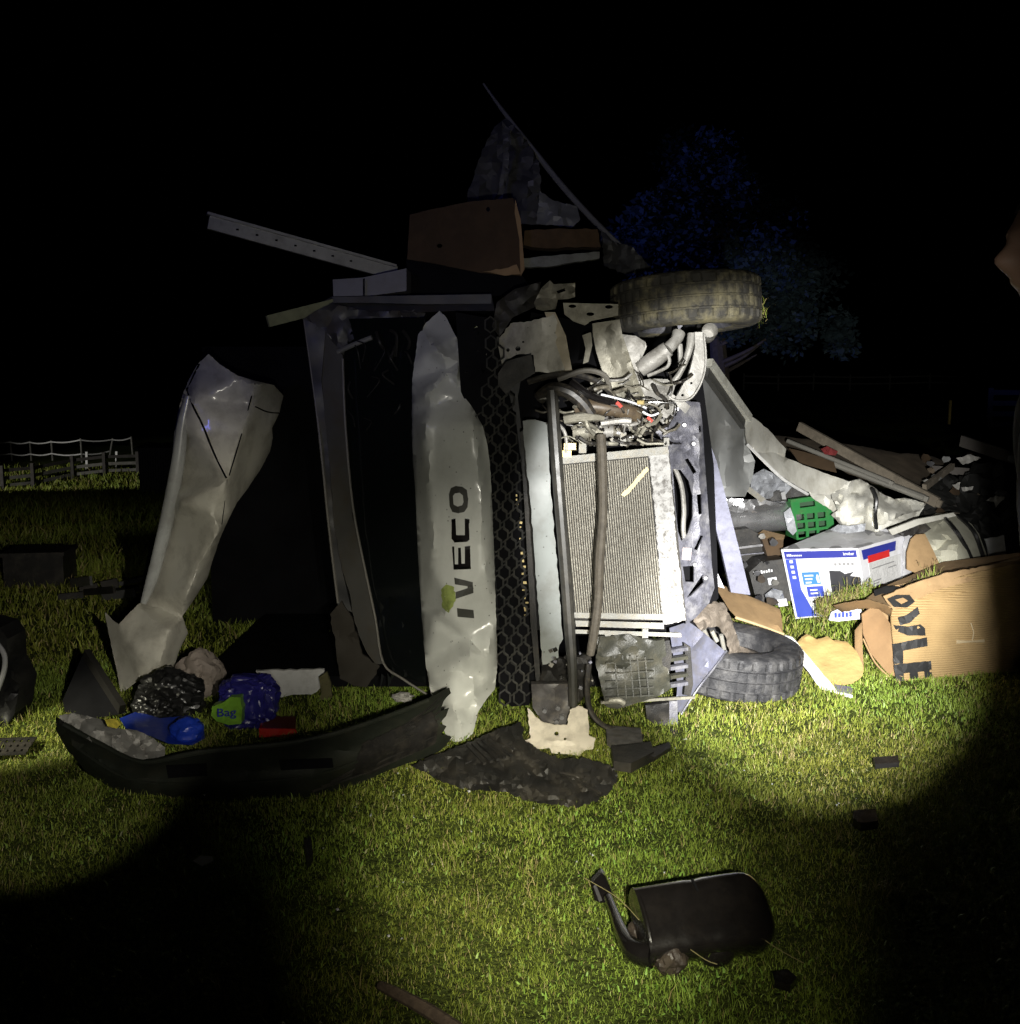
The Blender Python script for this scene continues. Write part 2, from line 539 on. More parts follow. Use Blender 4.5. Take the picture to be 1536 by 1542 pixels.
def blob(name, c, rad, mat, parent=None, amp=0.25, sc=2.2, sub=4, seed=0, flat=True, smooth=True, ang=25):
    bm = bmesh.new()
    bmesh.ops.create_icosphere(bm, subdivisions=sub, radius=1.0)
    off = Vector((seed * 5.3, seed * 2.9, 1.7))
    vs = []
    for v in bm.verts:
        q = v.co * sc + off
        k = 1 + amp * (mnoise.noise(q) - 0.9 * abs(mnoise.noise(q * 1.9)) + 0.18 * mnoise.noise(q * 4))
        p = Vector((v.co.x * rad[0], v.co.y * rad[1], v.co.z * rad[2])) * k
        if flat:
            p.z = max(p.z, -rad[2] * 0.78)
        vs.append(Vector(c) + p)
    fs = [tuple(v.index for v in f.verts) for f in bm.faces]
    bm.free()
    return link(name, vs, fs, mat, parent, smooth, ang)

TXT = {}
def text2d(s, bold=0.0):
    """flat lettering as 2D verts (height 1 = cap height) and faces"""
    if (s, bold) in TXT:
        return TXT[(s, bold)]
    cu = bpy.data.curves.new('lettering', 'FONT')
    cu.body = s
    cu.offset = bold
    cu.resolution_u = 3
    o = bpy.data.objects.new('lettering', cu)
    col.objects.link(o)
    dg = bpy.context.evaluated_depsgraph_get()
    me = bpy.data.meshes.new_from_object(o.evaluated_get(dg))
    vs = [(v.co.x, v.co.y) for v in me.vertices]
    fs = [tuple(p.vertices) for p in me.polygons]
    bpy.data.objects.remove(o)
    bpy.data.curves.remove(cu)
    bpy.data.meshes.remove(me)
    x0 = min(v[0] for v in vs)
    h = max(v[1] for v in vs)
    vs = [((v[0] - x0) / h, v[1] / h) for v in vs]
    TXT[(s, bold)] = (vs, fs)
    return TXT[(s, bold)]

class Quad:
    """a flat or twisted face given by its corners (u right, v up)"""
    def __init__(s, p00, p10, p11, p01):
        s.c = [Vector(p) for p in (p00, p10, p11, p01)]
        s.n = (s.c[1] - s.c[0]).cross(s.c[3] - s.c[0]).normalized()
    def p(s, u, v, off=0.0):
        a, b, c, d = s.c
        return a * (1 - u) * (1 - v) + b * u * (1 - v) + c * u * v + d * (1 - u) * v + s.n * off
    def poly(s, name, uv, mat, parent, off=0.0015):
        mb = MB()
        n = len(uv)
        mb.add([s.p(u, v, off) for u, v in uv] + [s.p(u, v, 0.0) for u, v in uv],
               [tuple(range(n))] + [(i, i + n, (i + 1) % n + n, (i + 1) % n) for i in range(n)])
        return mb.build(name, mat, parent)
    def rect(s, name, u0, v0, u1, v1, mat, parent, off=0.0015):
        return s.poly(name, [(u0, v0), (u1, v0), (u1, v1), (u0, v1)], mat, parent, off)
    def text(s, name, string, u, v, hv, mat, parent, off=0.002, bold=0.02, wscale=1.0, fit=None):
        vs, fs = text2d(string, bold)
        W_ = (s.c[1] - s.c[0]).length
        H_ = (s.c[3] - s.c[0]).length
        k = hv * H_ / W_ * wscale
        if fit:
            k = fit / max(q[0] for q in vs)
        return link(name, [s.p(u + x * k, v + y * hv, off) for x, y in vs], fs, mat, parent)

# ------------------------------------------------------------------ terrain
def sstep(a, b, x):
    t = max(0.0, min(1.0, (x - a) / (b - a)))
    return t * t * (3 - 2 * t)

def zt(x, y):
    if y < 7.5:
        return 0.0
    az = x / y
    wl = 1 - sstep(-0.20, 0.05, az)
    yy = y - 7.5
    left = -0.092 * min(yy, 42) + 0.06 * max(0, min(y - 51, 14)) if y > 7.5 else 0
    right = 0.012 * min(yy, 90)
    z = left * wl + right * (1 - wl)
    z *= sstep(7.5, 11, y)
    if y > 9:
        z += 0.10 * sstep(9, 16, y) * mnoise.noise(Vector((x * 0.35, y * 0.35, 0))) + 0.05 * sstep(9, 16, y) * mnoise.noise(Vector((x * 1.1, y * 1.1, 3)))
    return z

ground_m = bpy.data.materials.new('turf_ground')
ground_m.use_nodes = True
gn, gl = ground_m.node_tree.nodes, ground_m.node_tree.links
gb = gn['Principled BSDF']
gb.inputs['Roughness'].default_value = 0.95; gb.inputs['Specular IOR Level'].default_value = 0.1
gtc = gn.new('ShaderNodeTexCoord')
g1 = gn.new('ShaderNodeTexNoise'); g1.inputs['Scale'].default_value = 1.3; g1.inputs['Detail'].default_value = 8
g2 = gn.new('ShaderNodeTexNoise'); g2.inputs['Scale'].default_value = 40; g2.inputs['Detail'].default_value = 6
gl.new(gtc.outputs['Object'], g1.inputs['Vector']); gl.new(gtc.outputs['Object'], g2.inputs['Vector'])
gr = gn.new('ShaderNodeValToRGB')
gr.color_ramp.elements[0].position = 0.3; gr.color_ramp.elements[0].color = (0.030, 0.036, 0.010, 1)
gr.color_ramp.elements[1].position = 0.7; gr.color_ramp.elements[1].color = (0.075, 0.10, 0.022, 1)
gmx = gn.new('ShaderNodeMath'); gmx.operation = 'ADD'
gm2 = gn.new('ShaderNodeMath'); gm2.operation = 'MULTIPLY'; gm2.inputs[1].default_value = 0.5
gl.new(g1.outputs['Fac'], gmx.inputs[0]); gl.new(g2.outputs['Fac'], gmx.inputs[1]); gl.new(gmx.outputs[0], gm2.inputs[0])
gl.new(gm2.outputs[0], gr.inputs['Fac']); gl.new(gr.outputs['Color'], gb.inputs['Base Color'])
gbp = gn.new('ShaderNodeBump'); gbp.inputs['Strength'].default_value = 0.8; gbp.inputs['Distance'].default_value = 0.03
gl.new(g2.outputs['Fac'], gbp.inputs['Height']); gl.new(gbp.outputs['Normal'], gb.inputs['Normal'])

def build_ground():
    ys = list(np.linspace(-25, 6, 24)) + list(np.linspace(6.5, 30, 70)) + list(np.linspace(31, 75, 60)) + [85, 100, 130, 180, 260, 400, 800]
    xs = [-800, -300, -140, -80] + list(np.linspace(-55, 55, 150)) + [80, 140, 300, 800]
    vs = [(x, y, zt(x, y) if y < 300 else zt(x * 0.2, 260)) for y in ys for x in xs]
    nx = len(xs)
    fs = [(j * nx + i, j * nx + i + 1, (j + 1) * nx + i + 1, (j + 1) * nx + i) for j in range(len(ys) - 1) for i in range(nx - 1)]
    o = link('ground', vs, fs, ground_m, None, True, 80)
    o['kind'] = 'structure'
build_ground()

def blades(name, X, Y, Z, Lb, Wb, tint, label, kind='stuff', parent=None, lean=0.85, dirs=None):
    n = len(X)
    a = rng.uniform(0, 2 * np.pi, n)
    ln = np.abs(rng.normal(0, lean, n)) + 0.12
    b = rng.uniform(0, 2 * np.pi, n)
    wx, wy = np.cos(a) * Wb / 2, np.sin(a) * Wb / 2
    dx, dy = np.cos(b), np.sin(b)
    if dirs is not None:
        dx = dx + dirs[0]; dy = dy + dirs[1]
    s1, c1 = np.sin(ln * 0.6), np.cos(ln * 0.6)
    s2, c2 = np.sin(np.minimum(ln * 1.7, 1.9)), np.cos(np.minimum(ln * 1.7, 1.9))
    mx, my, mz = X + dx * s1 * Lb * .5, Y + dy * s1 * Lb * .5, Z + c1 * Lb * .5
    tx, ty, tz = mx + dx * s2 * Lb * .5, my + dy * s2 * Lb * .5, mz + c2 * Lb * .5
    V = np.empty((n, 5, 3), np.float32)
    V[:, 0] = np.stack([X - wx, Y - wy, Z], 1)
    V[:, 1] = np.stack([X + wx, Y + wy, Z], 1)
    V[:, 2] = np.stack([mx + wx * .8, my + wy * .8, mz], 1)
    V[:, 3] = np.stack([mx - wx * .8, my - wy * .8, mz], 1)
    V[:, 4] = np.stack([tx, ty, tz], 1)
    if parent is not None:
        V -= np.array(parent['_base'], np.float32)
    k = (np.arange(n) * 5)[:, None]
    loops = np.concatenate([k + 0, k + 1, k + 2, k + 3, k + 3, k + 2, k + 4], 1).astype(np.int32).ravel()
    me = bpy.data.meshes.new(name)
    me.vertices.add(n * 5)
    me.vertices.foreach_set('co', V.ravel())
    me.loops.add(n * 7)
    me.loops.foreach_set('vertex_index', loops)
    me.polygons.add(n * 2)
    st = (np.arange(n) * 7)[:, None] + np.array([[0, 4]])
    me.polygons.foreach_set('loop_start', st.astype(np.int32).ravel())
    me.update(calc_edges=True)
    at = me.attributes.new('tint', 'FLOAT_COLOR', 'POINT')
    C = np.ones((n, 5, 4), np.float32)
    C[:, :, :3] = tint[:, None, :]
    at.data.foreach_set('color', C.ravel())
    me.materials.append(blade_m)
    o = bpy.data.objects.new(name, me)
    col.objects.link(o)
    if parent is not None:
        o.parent = parent
    if kind:
        o['kind'] = kind
    if label:
        o['label'] = label
        if parent is None:
            o['category'] = 'grass'
    return o

def grass_tint(n, X, Y, straw=0.07):
    g = rng.uniform(0, 1, n)
    low = np.array([mnoise.noise(Vector((x * 1.1, y * 1.1, 5))) for x, y in zip(X, Y)]) if n < 400000 else np.zeros(n)
    t = np.stack([0.155 + 0.13 * g, 0.195 + 0.14 * g, 0.022 + 0.035 * g], 1)
    fine = np.array([mnoise.noise(Vector((x * 4.5, y * 4.5, 8))) for x, y in zip(X, Y)])
    t *= np.clip(1 + 0.4 * low + 0.3 * fine, .45, 1.7)[:, None]
    t[:, 0] *= 1 - 0.25 * low
    s = rng.uniform(0, 1, n) < straw * (1.3 - low)
    t[s] = np.array([0.34, 0.28, 0.12]) * rng.uniform(0.6, 1.3, (s.sum(), 1))
    return t

def build_grass():
    parts = []
    for (d0, d1, dens, Lm, Wm) in ((2.15, 3.2, 28000, 0.023, 0.0021), (3.2, 4.4, 18000, 0.028, 0.0028), (4.4, 5.8, 9000, 0.036, 0.0043), (5.8, 8.2, 2600, 0.058, 0.0085)):
        half = 0.55 * d1 + 0.55
        n = int(2 * half * (d1 - d0) * dens)
        y = rng.uniform(d0, d1, n)
        x = rng.uniform(-half, half, n)
        k = np.abs(x) < 0.55 * y + 0.55
        x, y = x[k], y[k]
        clump = np.array([mnoise.noise(Vector((a * 7, b * 7, 2))) for a, b in zip(x, y)])
        keep = rng.uniform(0, 1, len(x)) < 0.8 + 0.5 * clump
        x, y, clump = x[keep], y[keep], clump[keep]
        L_ = Lm * rng.uniform(0.55, 1.35, len(x)) * (1 + 0.5 * clump)
        parts.append((x, y, L_, Wm * rng.uniform(0.6, 1.3, len(x))))
    X, Y, L_, W_ = (np.concatenate([p[i] for p in parts]) for i in range(4))
    Z = np.full(len(X), -0.004)
    blades('grass', X, Y, Z, L_, W_, grass_tint(len(X), X, Y), 'short green meadow grass around the wreck')
    n = 9000
    y = rng.uniform(2.2, 5.6, n)
    x = rng.uniform(-1, 1, n) * (0.55 * y + .3)
    blades('grass_weeds', x, y, np.full(n, .004), rng.uniform(.014, .030, n), rng.uniform(.004, .008, n), grass_tint(n, x, y, .03) * np.array([.8, 1.0, 1.1]), 'broad weed leaves low among the grass', lean=1.3)
    cx_, cy_ = rng.uniform(-2.4, 2.4, 130), rng.uniform(2.3, 5.6, 130)
    n = 130 * 26
    i_ = np.repeat(np.arange(130), 26)
    x, y = cx_[i_] + rng.normal(0, .022, n), cy_[i_] + rng.normal(0, .022, n)
    blades('grass_tufts', x, y, np.full(n, -.004), rng.uniform(.04, .085, n), np.full(n, .0026), grass_tint(n, x, y, .25), 'longer tufts and dry stalks standing out of the grass', lean=.8)
    # rough meadow further left
    n = 60000
    y = 8.2 + 50 * rng.uniform(0, 1, n) ** 1.7
    x = y * rng.uniform(-0.56, -0.08, n)
    Z = np.array([zt(a, b) for a, b in zip(x, y)]) - 0.01
    blades('meadow_grass', x, y, Z, 0.10 * rng.uniform(.6, 1.6, n) * (1 + y / 30), 0.010 * (1 + y / 12), grass_tint(n, x, y), 'rough meadow grass sloping down to the fences')
build_grass()

# ------------------------------------------------------------------ the crashed van
van = thing('crashed_van', (0.1, 5.0, 0.0), 'wrecked white van lying on its side with its front torn open', 'van')

# hood panel --------------------------------------------------------------
hood_pts = [(662, 468, 4.98), (632, 500, 4.90), (640, 530, 4.80), (664, 533, 4.70), (685, 508, 4.84), (692, 545, 4.76), (621, 570, 4.84), (642, 590, 4.68), (672, 556, 4.76), (690, 562, 4.66),
            (620, 620, 4.86), (650, 612, 4.70), (640, 640, 4.64), (661, 640, 4.635), (697, 598, 4.70), (690, 640, 4.60), (714, 640, 4.575), (727, 642, 4.64),
            (623, 740, 4.86), (648, 740, 4.65), (690, 740, 4.58), (724, 740, 4.555), (740, 740, 4.63), (630, 860, 4.84), (655, 860, 4.635), (690, 860, 4.57), (730, 860, 4.55), (745, 860, 4.63),
            (633, 920, 4.82), (656, 930, 4.62), (680, 915, 4.565), (700, 960, 4.60), (735, 985, 4.555), (747, 930, 4.63), (749, 1000, 4.64), (641, 1000, 4.74), (655, 1020, 4.64), (680, 1010, 4.585), (706, 985, 4.53), (712, 1045, 4.545), (735, 1020, 4.60), (745, 1038, 4.67),
            (655, 1060, 4.62), (680, 1065, 4.50), (698, 1100, 4.40), (684, 1127, 4.33), (712, 1105, 4.44), (722, 1070, 4.55)]
hood_D0 = make_depth(hood_pts, (0.004, 40), seed=3, facet=True, creases=[(655, 932, 735, 985, 9, 0.018), (706, 965, 712, 1050, 8, -0.018), (664, 533, 690, 515, 9, .03), (640, 596, 672, 562, 12, -.03), (640, 505, 664, 533, 8, -.035), (660, 1020, 704, 1002, 7, .016), (712, 1050, 698, 1104, 7, .02), (655, 640, 660, 900, 5, .006)])
def hood_D(x, y):
    return (2 * hood_D0(x, y) + hood_D0(x - 2.5, y) + hood_D0(x + 2.5, y) + hood_D0(x, y + 4) + hood_D0(x, y - 4)) / 6
hood = plate('hood', [(662, 468), (640, 488), (630, 503), (625, 540), (621, 570), (620, 620), (621, 680), (624, 740), (627, 800), (631, 860), (635, 930), (641, 1000), (650, 1050),
                      (662, 1075), (672, 1110), (684, 1127), (697, 1124), (712, 1105), (720, 1072), (733, 1052), (745, 1038), (749, 1005), (747, 930), (745, 860), (741, 760),
                      (738, 700), (734, 670), (727, 642), (714, 618), (700, 598), (694, 575), (692, 545), (694, 520), (684, 502), (672, 478)],
             hood_D, 0.008, white_paint, van, grid=6, angle=35, jag=.5)

def letter(poly, holes=(), mat=letter_dark, off=0.006, name='letter'):
    return plate(name, poly, lambda x, y: hood_D(x, y) - off, off + 0.001, mat, hood, grid=6, holes=holes, smooth=False)
# I V O as dark residue, E C as chrome badges; lettering runs up the panel
def tl(u0, v0, u1, v1, poly):
    """letter space (x along the word 0..1, y cap height 0..1) to pixels: word runs upwards, caps point left"""
    return [(u1 + (v1 - u1) * (1 - y), u0 + (v0 - u0) * x) for x, y in poly]
letter([(688, 916), (713, 919), (714, 931), (689, 929)])
letter([(684, 870), (712, 877), (713, 893), (686, 902), (686, 892), (704, 886), (704, 883), (685, 880)])
letter([(676, 744), (679, 735), (686, 732), (696, 733), (703, 738), (705, 752), (704, 764), (699, 771), (690, 773), (681, 771), (677, 762)],
       [[(682, 747), (685, 743), (692, 742), (697, 746), (698, 756), (696, 761), (689, 763), (683, 760)]])
for off, mt in ((0.011, gloss_black), (0.013, chrome)):
    w = 0 if off < 0.012 else 1
    if not w:
        letter([(681, 823), (684, 823), (685, 850), (690, 850), (690, 826), (694, 826), (695, 849), (700, 849), (700, 824), (708, 823), (709, 856), (683, 857)], mat=mt, off=off)
        letter([(680, 783), (686, 782), (687, 806), (700, 806), (700, 782), (706, 783), (707, 813), (702, 816), (684, 816), (680, 811)], mat=mt, off=off)
    else:
        for pl in ([(681, 823), (684, 823), (684, 832), (681, 832)], [(690, 825), (694, 825), (694, 833), (690, 833)], [(700, 823), (708, 822), (708, 827), (700, 828)],
                   [(680, 782), (686, 781), (686, 786), (680, 787)], [(700, 781), (707, 782), (707, 788), (700, 787)], [(683, 854), (709, 853), (709, 857), (683, 858)], [(683, 813), (704, 813), (703, 816), (684, 817)]):
            letter(pl, mat=mt, off=off, name='letter_edge')
# green scuff left of the word
plate('grass_smear', [(664, 888), (672, 880), (684, 884), (686, 905), (676, 923), (666, 915)], lambda x, y: hood_D(x, y) - 0.0025, 0.003, M('grass_smear', (0.30, 0.36, 0.10), 0.6, 0, 0.3, 40), hood, grid=6, jag=1.5)

# grille ----------------------------------------------------------------
gr_in = [(686, 470), (742, 480), (758, 560), (778, 640), (787, 720), (796, 860), (806, 1000), (806, 1040), (796, 1062), (770, 1064), (752, 1050), (752, 950), (740, 760), (722, 650), (694, 590)]
def gD(x, y):
    return 4.66 + 0.0004 * (x - 740) + 0.00006 * (y - 780)
gb_ = MB()
for r in range(42):
    for c in range(9):
        cx = 690 + c * 15.2 + (r * 14.4) * 0.055
        cy = 474 + r * 14.4
        cx = 690 + c * 22.0 + (11.0 if r % 2 else 0) + (cy - 474) * 0.06 - 30
        if not inside(gr_in, cx, cy) or (cy < 575 and cx < 735) or (cy < 630 and cx < 724):
            continue
        jx, jy = 1.5 * mnoise.noise(Vector((cx / 40, cy / 40, 0))), 1.5 * mnoise.noise(Vector((cx / 40, cy / 40, 9)))
        ang = [R(90 + 60 * k) for k in range(6)]
        hexo = [(cx + jx + 0.62 * 15.4 * math.cos(a) * 1.12, cy + jy + 10.3 * 1.32 * math.sin(a) * 0.98) for a in ang]
        hexi = [(cx + jx + 0.44 * 15.4 * math.cos(a) * 1.12, cy + jy + 7.6 * 1.40 * math.sin(a)) for a in ang]
        d = gD(cx, cy)
        vs = [W(x, y, d) for x, y in hexo] + [W(x, y, d - 0.004) for x, y in hexi] + [W(x, y, d + 0.03) for x, y in hexi]
        gb_.add(vs, [(i, (i + 1) % 6, 6 + (i + 1) % 6, 6 + i) for i in range(6)] + [(6 + i, 6 + (i + 1) % 6, 12 + (i + 1) % 6, 12 + i) for i in range(6)])
grille = gb_.build('grille', M('grille_plastic', (0.038, 0.038, 0.036), 0.4, 0, 0.2, 20, (0.09, 0.08, 0.06), 0.3, 20), van)
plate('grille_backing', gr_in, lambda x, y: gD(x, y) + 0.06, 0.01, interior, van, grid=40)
plate('grille_trim', [(783, 650), (791, 648), (800, 760), (806, 900), (814, 1024), (807, 1026), (799, 940), (792, 800)], 4.60, 0.03, black_plastic, van, grid=30)
# radiator edge showing through the mesh, its golden light put into the colour
mb = MB()
for k in range(26):
    y = 745 + k * 7.3
    x = 780 + k * 0.55
    if random.random() < .6:
        mb.box(W(x + random.uniform(-3, 2), y + random.uniform(-3, 3), 4.70), (random.uniform(.006, .016), 0.01, random.uniform(.004, .014)))
mb.build('cooler_edge', brass, van)['kind'] = 'stuff'

# white bumper strip, black bar, hose --------------------------------------
plate('bumper_strip', [(787, 634), (806, 632), (824, 637), (827, 700), (833, 780), (840, 860), (845, 930), (848, 962), (842, 972), (841, 990), (832, 994), (824, 1000), (817, 1001), (812, 930), (806, 850), (799, 760), (793, 700)],
      make_depth([(787, 634, 4.52), (824, 637, 4.50), (805, 800, 4.47), (840, 800, 4.49), (815, 1000, 4.47), (848, 962, 4.49)], (0.004, 80), seed=5), 0.03, strip_paint, van, grid=14, jag=1.0)
MB().tube([W(831, 588, 4.46), W(836, 660, 4.44), W(842, 740, 4.42), (W(851, 850, 4.42)), W(858, 950, 4.42), W(862, 1010, 4.42), W(863, 1063, 4.42)], [0.026, 0.027, 0.026, 0.026, 0.025, 0.022, 0.020], n=10).build('bumper_beam', M('dark_bar', (0.035, 0.034, 0.030), 0.4, 0, 0.2, 10, (0.12, 0.11, 0.09), 0.4, 12), van, True)
MB().tube([W(905, 655, 4.40), W(907, 700, 4.37), W(908, 770, 4.36), W(903, 840, 4.355), W(901, 900, 4.36), W(895, 950, 4.37), W(889, 985, 4.40)], [0.021, 0.022, 0.020, 0.022, 0.020, 0.021, 0.018], n=10).build('coolant_hose', M('muddy_hose', (0.085, 0.073, 0.055), 0.7, 0, 0.3, 25, (0.06, 0.05, 0.035), 0.5, 20, 0.4, 60), van, True)

# radiator ------------------------------------------------------------------
def RQ(u, v, d=4.50):
    a, b, c, e = (844, 690), (1006, 674), (1032, 934), (866, 930)
    x = a[0] * (1 - u) * (1 - v) + b[0] * u * (1 - v) + c[0] * u * v + e[0] * (1 - u) * v
    y = a[1] * (1 - u) * (1 - v) + b[1] * u * (1 - v) + c[1] * u * v + e[1] * (1 - u) * v
    return W(x, y, d)
rad = plate('radiator', [(842, 692), (1007, 674), (1034, 935), (866, 933)], 4.535, 0.05, M('radiator_core', (0.035, 0.032, 0.027), 0.7, 0.1, 0.5, 120), van, grid=30)
fb = MB()
NF = 37
for k in range(NF):
    u0 = 0.012 + k * 0.80 / NF
    u1 = u0 + 0.80 / NF * 0.50
    segs = 22
    for s in range(segs):
        v0, v1 = 0.045 + s * 0.925 / segs, 0.045 + (s + 1) * 0.925 / segs
        j = random.uniform(-0.0030, 0.0030)
        z0 = 4.512 + j
        fb.hexa([RQ(u0, v0, z0), RQ(u1, v0, z0), RQ(u1, v1, z0), RQ(u0, v1, z0), RQ(u0, v0, 4.54), RQ(u1, v0, 4.54), RQ(u1, v1, 4.54), RQ(u0, v1, 4.54)])
f_ = fb.build('cooling_fins', fin_mat, rad)
f_['kind'] = 'stuff'
def rad_block(name, u0, v0, u1, v1, d0, d1, mat):
    MB().hexa([RQ(u0, v0, d0), RQ(u1, v0, d0), RQ(u1, v1, d0), RQ(u0, v1, d0), RQ(u0, v0, d1), RQ(u1, v0, d1), RQ(u1, v1, d1), RQ(u0, v1, d1)]).build(name, mat, rad)
rad_block('top_tank', -0.01, -0.008, 1.0, 0.038, 4.490, 4.53, tank_mat)
rad_block('bottom_tank', -0.01, 0.968, 0.86, 1.002, 4.490, 4.53, tank_mat)
rad_block('lower_rail', 0.0, 1.018, 0.80, 1.055, 4.495, 4.53, tank_mat)
rad_block('lower_rail', -0.02, 1.075, 0.95, 1.10, 4.49, 4.52, tank_mat)
plate('side_tank', [(977, 684), (1006, 676), (1014, 760), (1022, 850), (1033, 934), (1000, 940), (996, 917), (993, 860), (986, 770)],
      make_depth(4.50, (0.012, 18), seed=9), 0.03, M('crushed_white_tank', (0.44, 0.435, 0.42), 0.5, 0, 0.1, 40, (0.07, 0.06, 0.05), 0.85, 45, 0.4, 200), rad, grid=6, jag=1.2)
mb = MB()
for k in range(4):
    mb.tube([RQ(0.865 + k * 0.03, 0.72, 4.492), RQ(0.868 + k * 0.032, 0.86, 4.488), RQ(0.90 + k * 0.03, 0.975, 4.486)], 0.0035, 5)
mb.build('side_tank_ridge', tank_mat, rad)
for (x, y, w, h) in ((877, 673, 11, 18), (938, 661, 9, 20), (858, 672, 18, 10), (852, 683, 16, 10), (915, 957, 9, 14), (971, 953, 9, 14), (1003, 665, 8, 12)):
    MB().box(W(x, y, 4.50), (w / F * 4.5, 0.03, h / F * 4.5)).build('mounting_tab', brass if x < 870 else tank_mat, rad)
MB().tube([W(842, 640, 4.5), W(850, 650, 4.49), W(853, 665, 4.49), W(852, 682, 4.49)], 0.008).build('coolant_pipe', pale_alu, rad, True)
# scrape across the fins
plate('fin_scrape', [(935, 745), (950, 730), (962, 715), (974, 703), (977, 707), (966, 720), (955, 734), (940, 748)], 4.507, 0.004, M('bright_scrape', (0.75, 0.62, 0.30), 0.5), rad, grid=6, jag=1.2)

# slotted crossmember --------------------------------------------------------
cm = plate('crossmember', [(1008, 690), (1004, 650), (1016, 622), (1034, 604), (1054, 606), (1058, 640), (1061, 690), (1065, 745), (1069, 800), (1072, 850), (1076, 885), (1068, 908), (1048, 930), (1033, 940), (1029, 900), (1022, 830), (1016, 770), (1012, 720)],
           make_depth([(1008, 690, 4.60), (1058, 640, 4.66), (1016, 790, 4.60), (1068, 790, 4.66), (1033, 935, 4.60), (1074, 880, 4.67), (1034, 604, 4.64)], (0.010, 30), creases=[(1050, 640, 1060, 880, 8, -0.02)], seed=4), 0.02, galv, van, grid=9,
           holes=[[(1013, 706), (1025, 708), (1037, 724), (1043, 748), (1043, 779), (1036, 803), (1026, 815), (1021, 800), (1017, 760)],
                  [(1031, 692), (1036, 690), (1049, 711), (1044, 714)], [(1049, 745), (1056, 744), (1057, 774), (1052, 775)], [(1045, 827), (1055, 806), (1059, 807), (1050, 829)],
                  [(1028, 853), (1045, 852), (1045, 877), (1032, 876)], [(1034, 900), (1058, 865), (1060, 878), (1041, 897)], [(1052, 642), (1055, 641), (1056, 650), (1053, 651)]])
plate('dark_light_stop', [(985, 560), (1056, 560), (1075, 700), (1082, 900), (1050, 950), (900, 960), (820, 950), (780, 600), (800, 470), (960, 500)], 4.92, 0.03, interior, van, grid=60)  # dark plate added behind the radiator so light does not pass through
MB().tube([W(1014, 700, 4.64), W(1026, 730, 4.63), W(1030, 765, 4.63), (W(1029, 795, 4.63)), W(1031, 812, 4.63)], 0.011, 8).build('brake_line', pale_alu, cm, True)
MB().box(W(1034, 834, 4.605), (0.04, 0.006, 0.055), Matrix.Rotation(R(4), 3, 'Y')).build('sticker', M('faded_sticker', (0.50, 0.42, 0.40), 0.6, 0, 0.25, 90), cm)
for (x, y) in ((1019, 616), (1044, 668), (1046, 850), (1030, 640), (1062, 870)):
    MB().lathe([(0.001, -0.012), (0.009, -0.012), (0.012, -0.006), (0.012, 0.012)], W(x, y, 4.62), Matrix.Rotation(R(-90), 3, 'X'), 12).build('bolt', steel, cm, True)

# suspension -------------------------------------------------------------------
plate('subframe', [(892, 487), (933, 481), (937, 503), (948, 535), (959, 569), (972, 600), (966, 612), (950, 606), (932, 598), (919, 587), (906, 556), (898, 530), (893, 506)],
      make_depth([(892, 487, 4.62), (933, 481, 4.62), (906, 556, 4.62), (959, 569, 4.60), (950, 606, 4.60)], (0.006, 40), creases=[(918, 500, 945, 600, 9, -0.025), (938, 515, 962, 600, 6, 0.02)], seed=6), 0.03, alu, van, grid=8)
plate('subframe_plate', [(936, 503), (958, 506), (972, 515), (974, 522), (964, 545), (962, 565), (975, 590), (990, 604), (985, 616), (966, 612), (958, 569), (947, 535)],
      make_depth(4.66, (0.02, 20), seed=7), 0.02, pale_alu, van, grid=8)
plate('knuckle_plate', [(960, 574), (981, 570), (1005, 571), (1017, 580), (1013, 594), (1030, 604), (1040, 612), (1020, 640), (1000, 640), (985, 625), (975, 605)],
      make_depth(4.63, (0.03, 26), creases=[(990, 590, 1020, 600, 8, -0.03)], seed=8), 0.02, pale_alu, van, grid=7)
plate('crumpled_bracket', [(984, 646), (1000, 642), (1020, 648), (1036, 662), (1040, 676), (1030, 682), (1010, 674), (998, 664)], make_depth(4.58, (0.03, 18), seed=12), 0.015, galv, van, grid=6, jag=1.0)
MB().tube([W(964, 556, 4.66), W(985, 541, 4.64), W(1006, 525, 4.62)], [0.036, 0.040, 0.036], 14).build('shock_absorber', pale_alu, van, True)
MB().tube([W(1006, 525, 4.62), W(1018, 512, 4.63), W(1022, 502, 4.65)], [0.028, 0.026, 0.030], 12).build('strut_mount', pale_alu, van, True)
MB().tube([W(1002, 530, 4.6), W(1008, 541, 4.6), W(1005, 552, 4.6), W(990, 560, 4.61), W(975, 566, 4.62)], 0.008, 8).build('brake_pipe', pale_alu, van, True)
MB().tube([W(1042, 503, 4.64), W(1037, 530, 4.62), W(1026, 558, 4.62), W(1013, 578, 4.62)], [0.020, 0.016, 0.012, 0.016], 10).build('tie_rod', pale_alu, van, True)
MB().tube([W(1024, 518, 4.7), W(1026, 560, 4.7)], 0.012, 8).build('stabiliser_link', pale_alu, van, True)
plate('control_arm', [(1046, 500), (1058, 500), (1061, 516), (1062, 538), (1060, 563), (1054, 577), (1041, 598), (1029, 606), (1017, 600), (1027, 582), (1037, 565), (1043, 542), (1047, 522)],
      make_depth(4.60, (0.004, 30), seed=2), 0.03, pale_alu, van, grid=7, holes=[circ(1041, 577, 2), circ(1028, 595, 2.2)])
MB().tube([W(1060, 503, 4.585), W(1063, 538, 4.585), W(1060, 564, 4.585), W(1050, 588, 4.585), W(1036, 602, 4.585), W(1015, 602, 4.59), W(1002, 592, 4.60), W(990, 585, 4.61)], 0.005, 6).build('arm_lip', pale_alu, van, True)
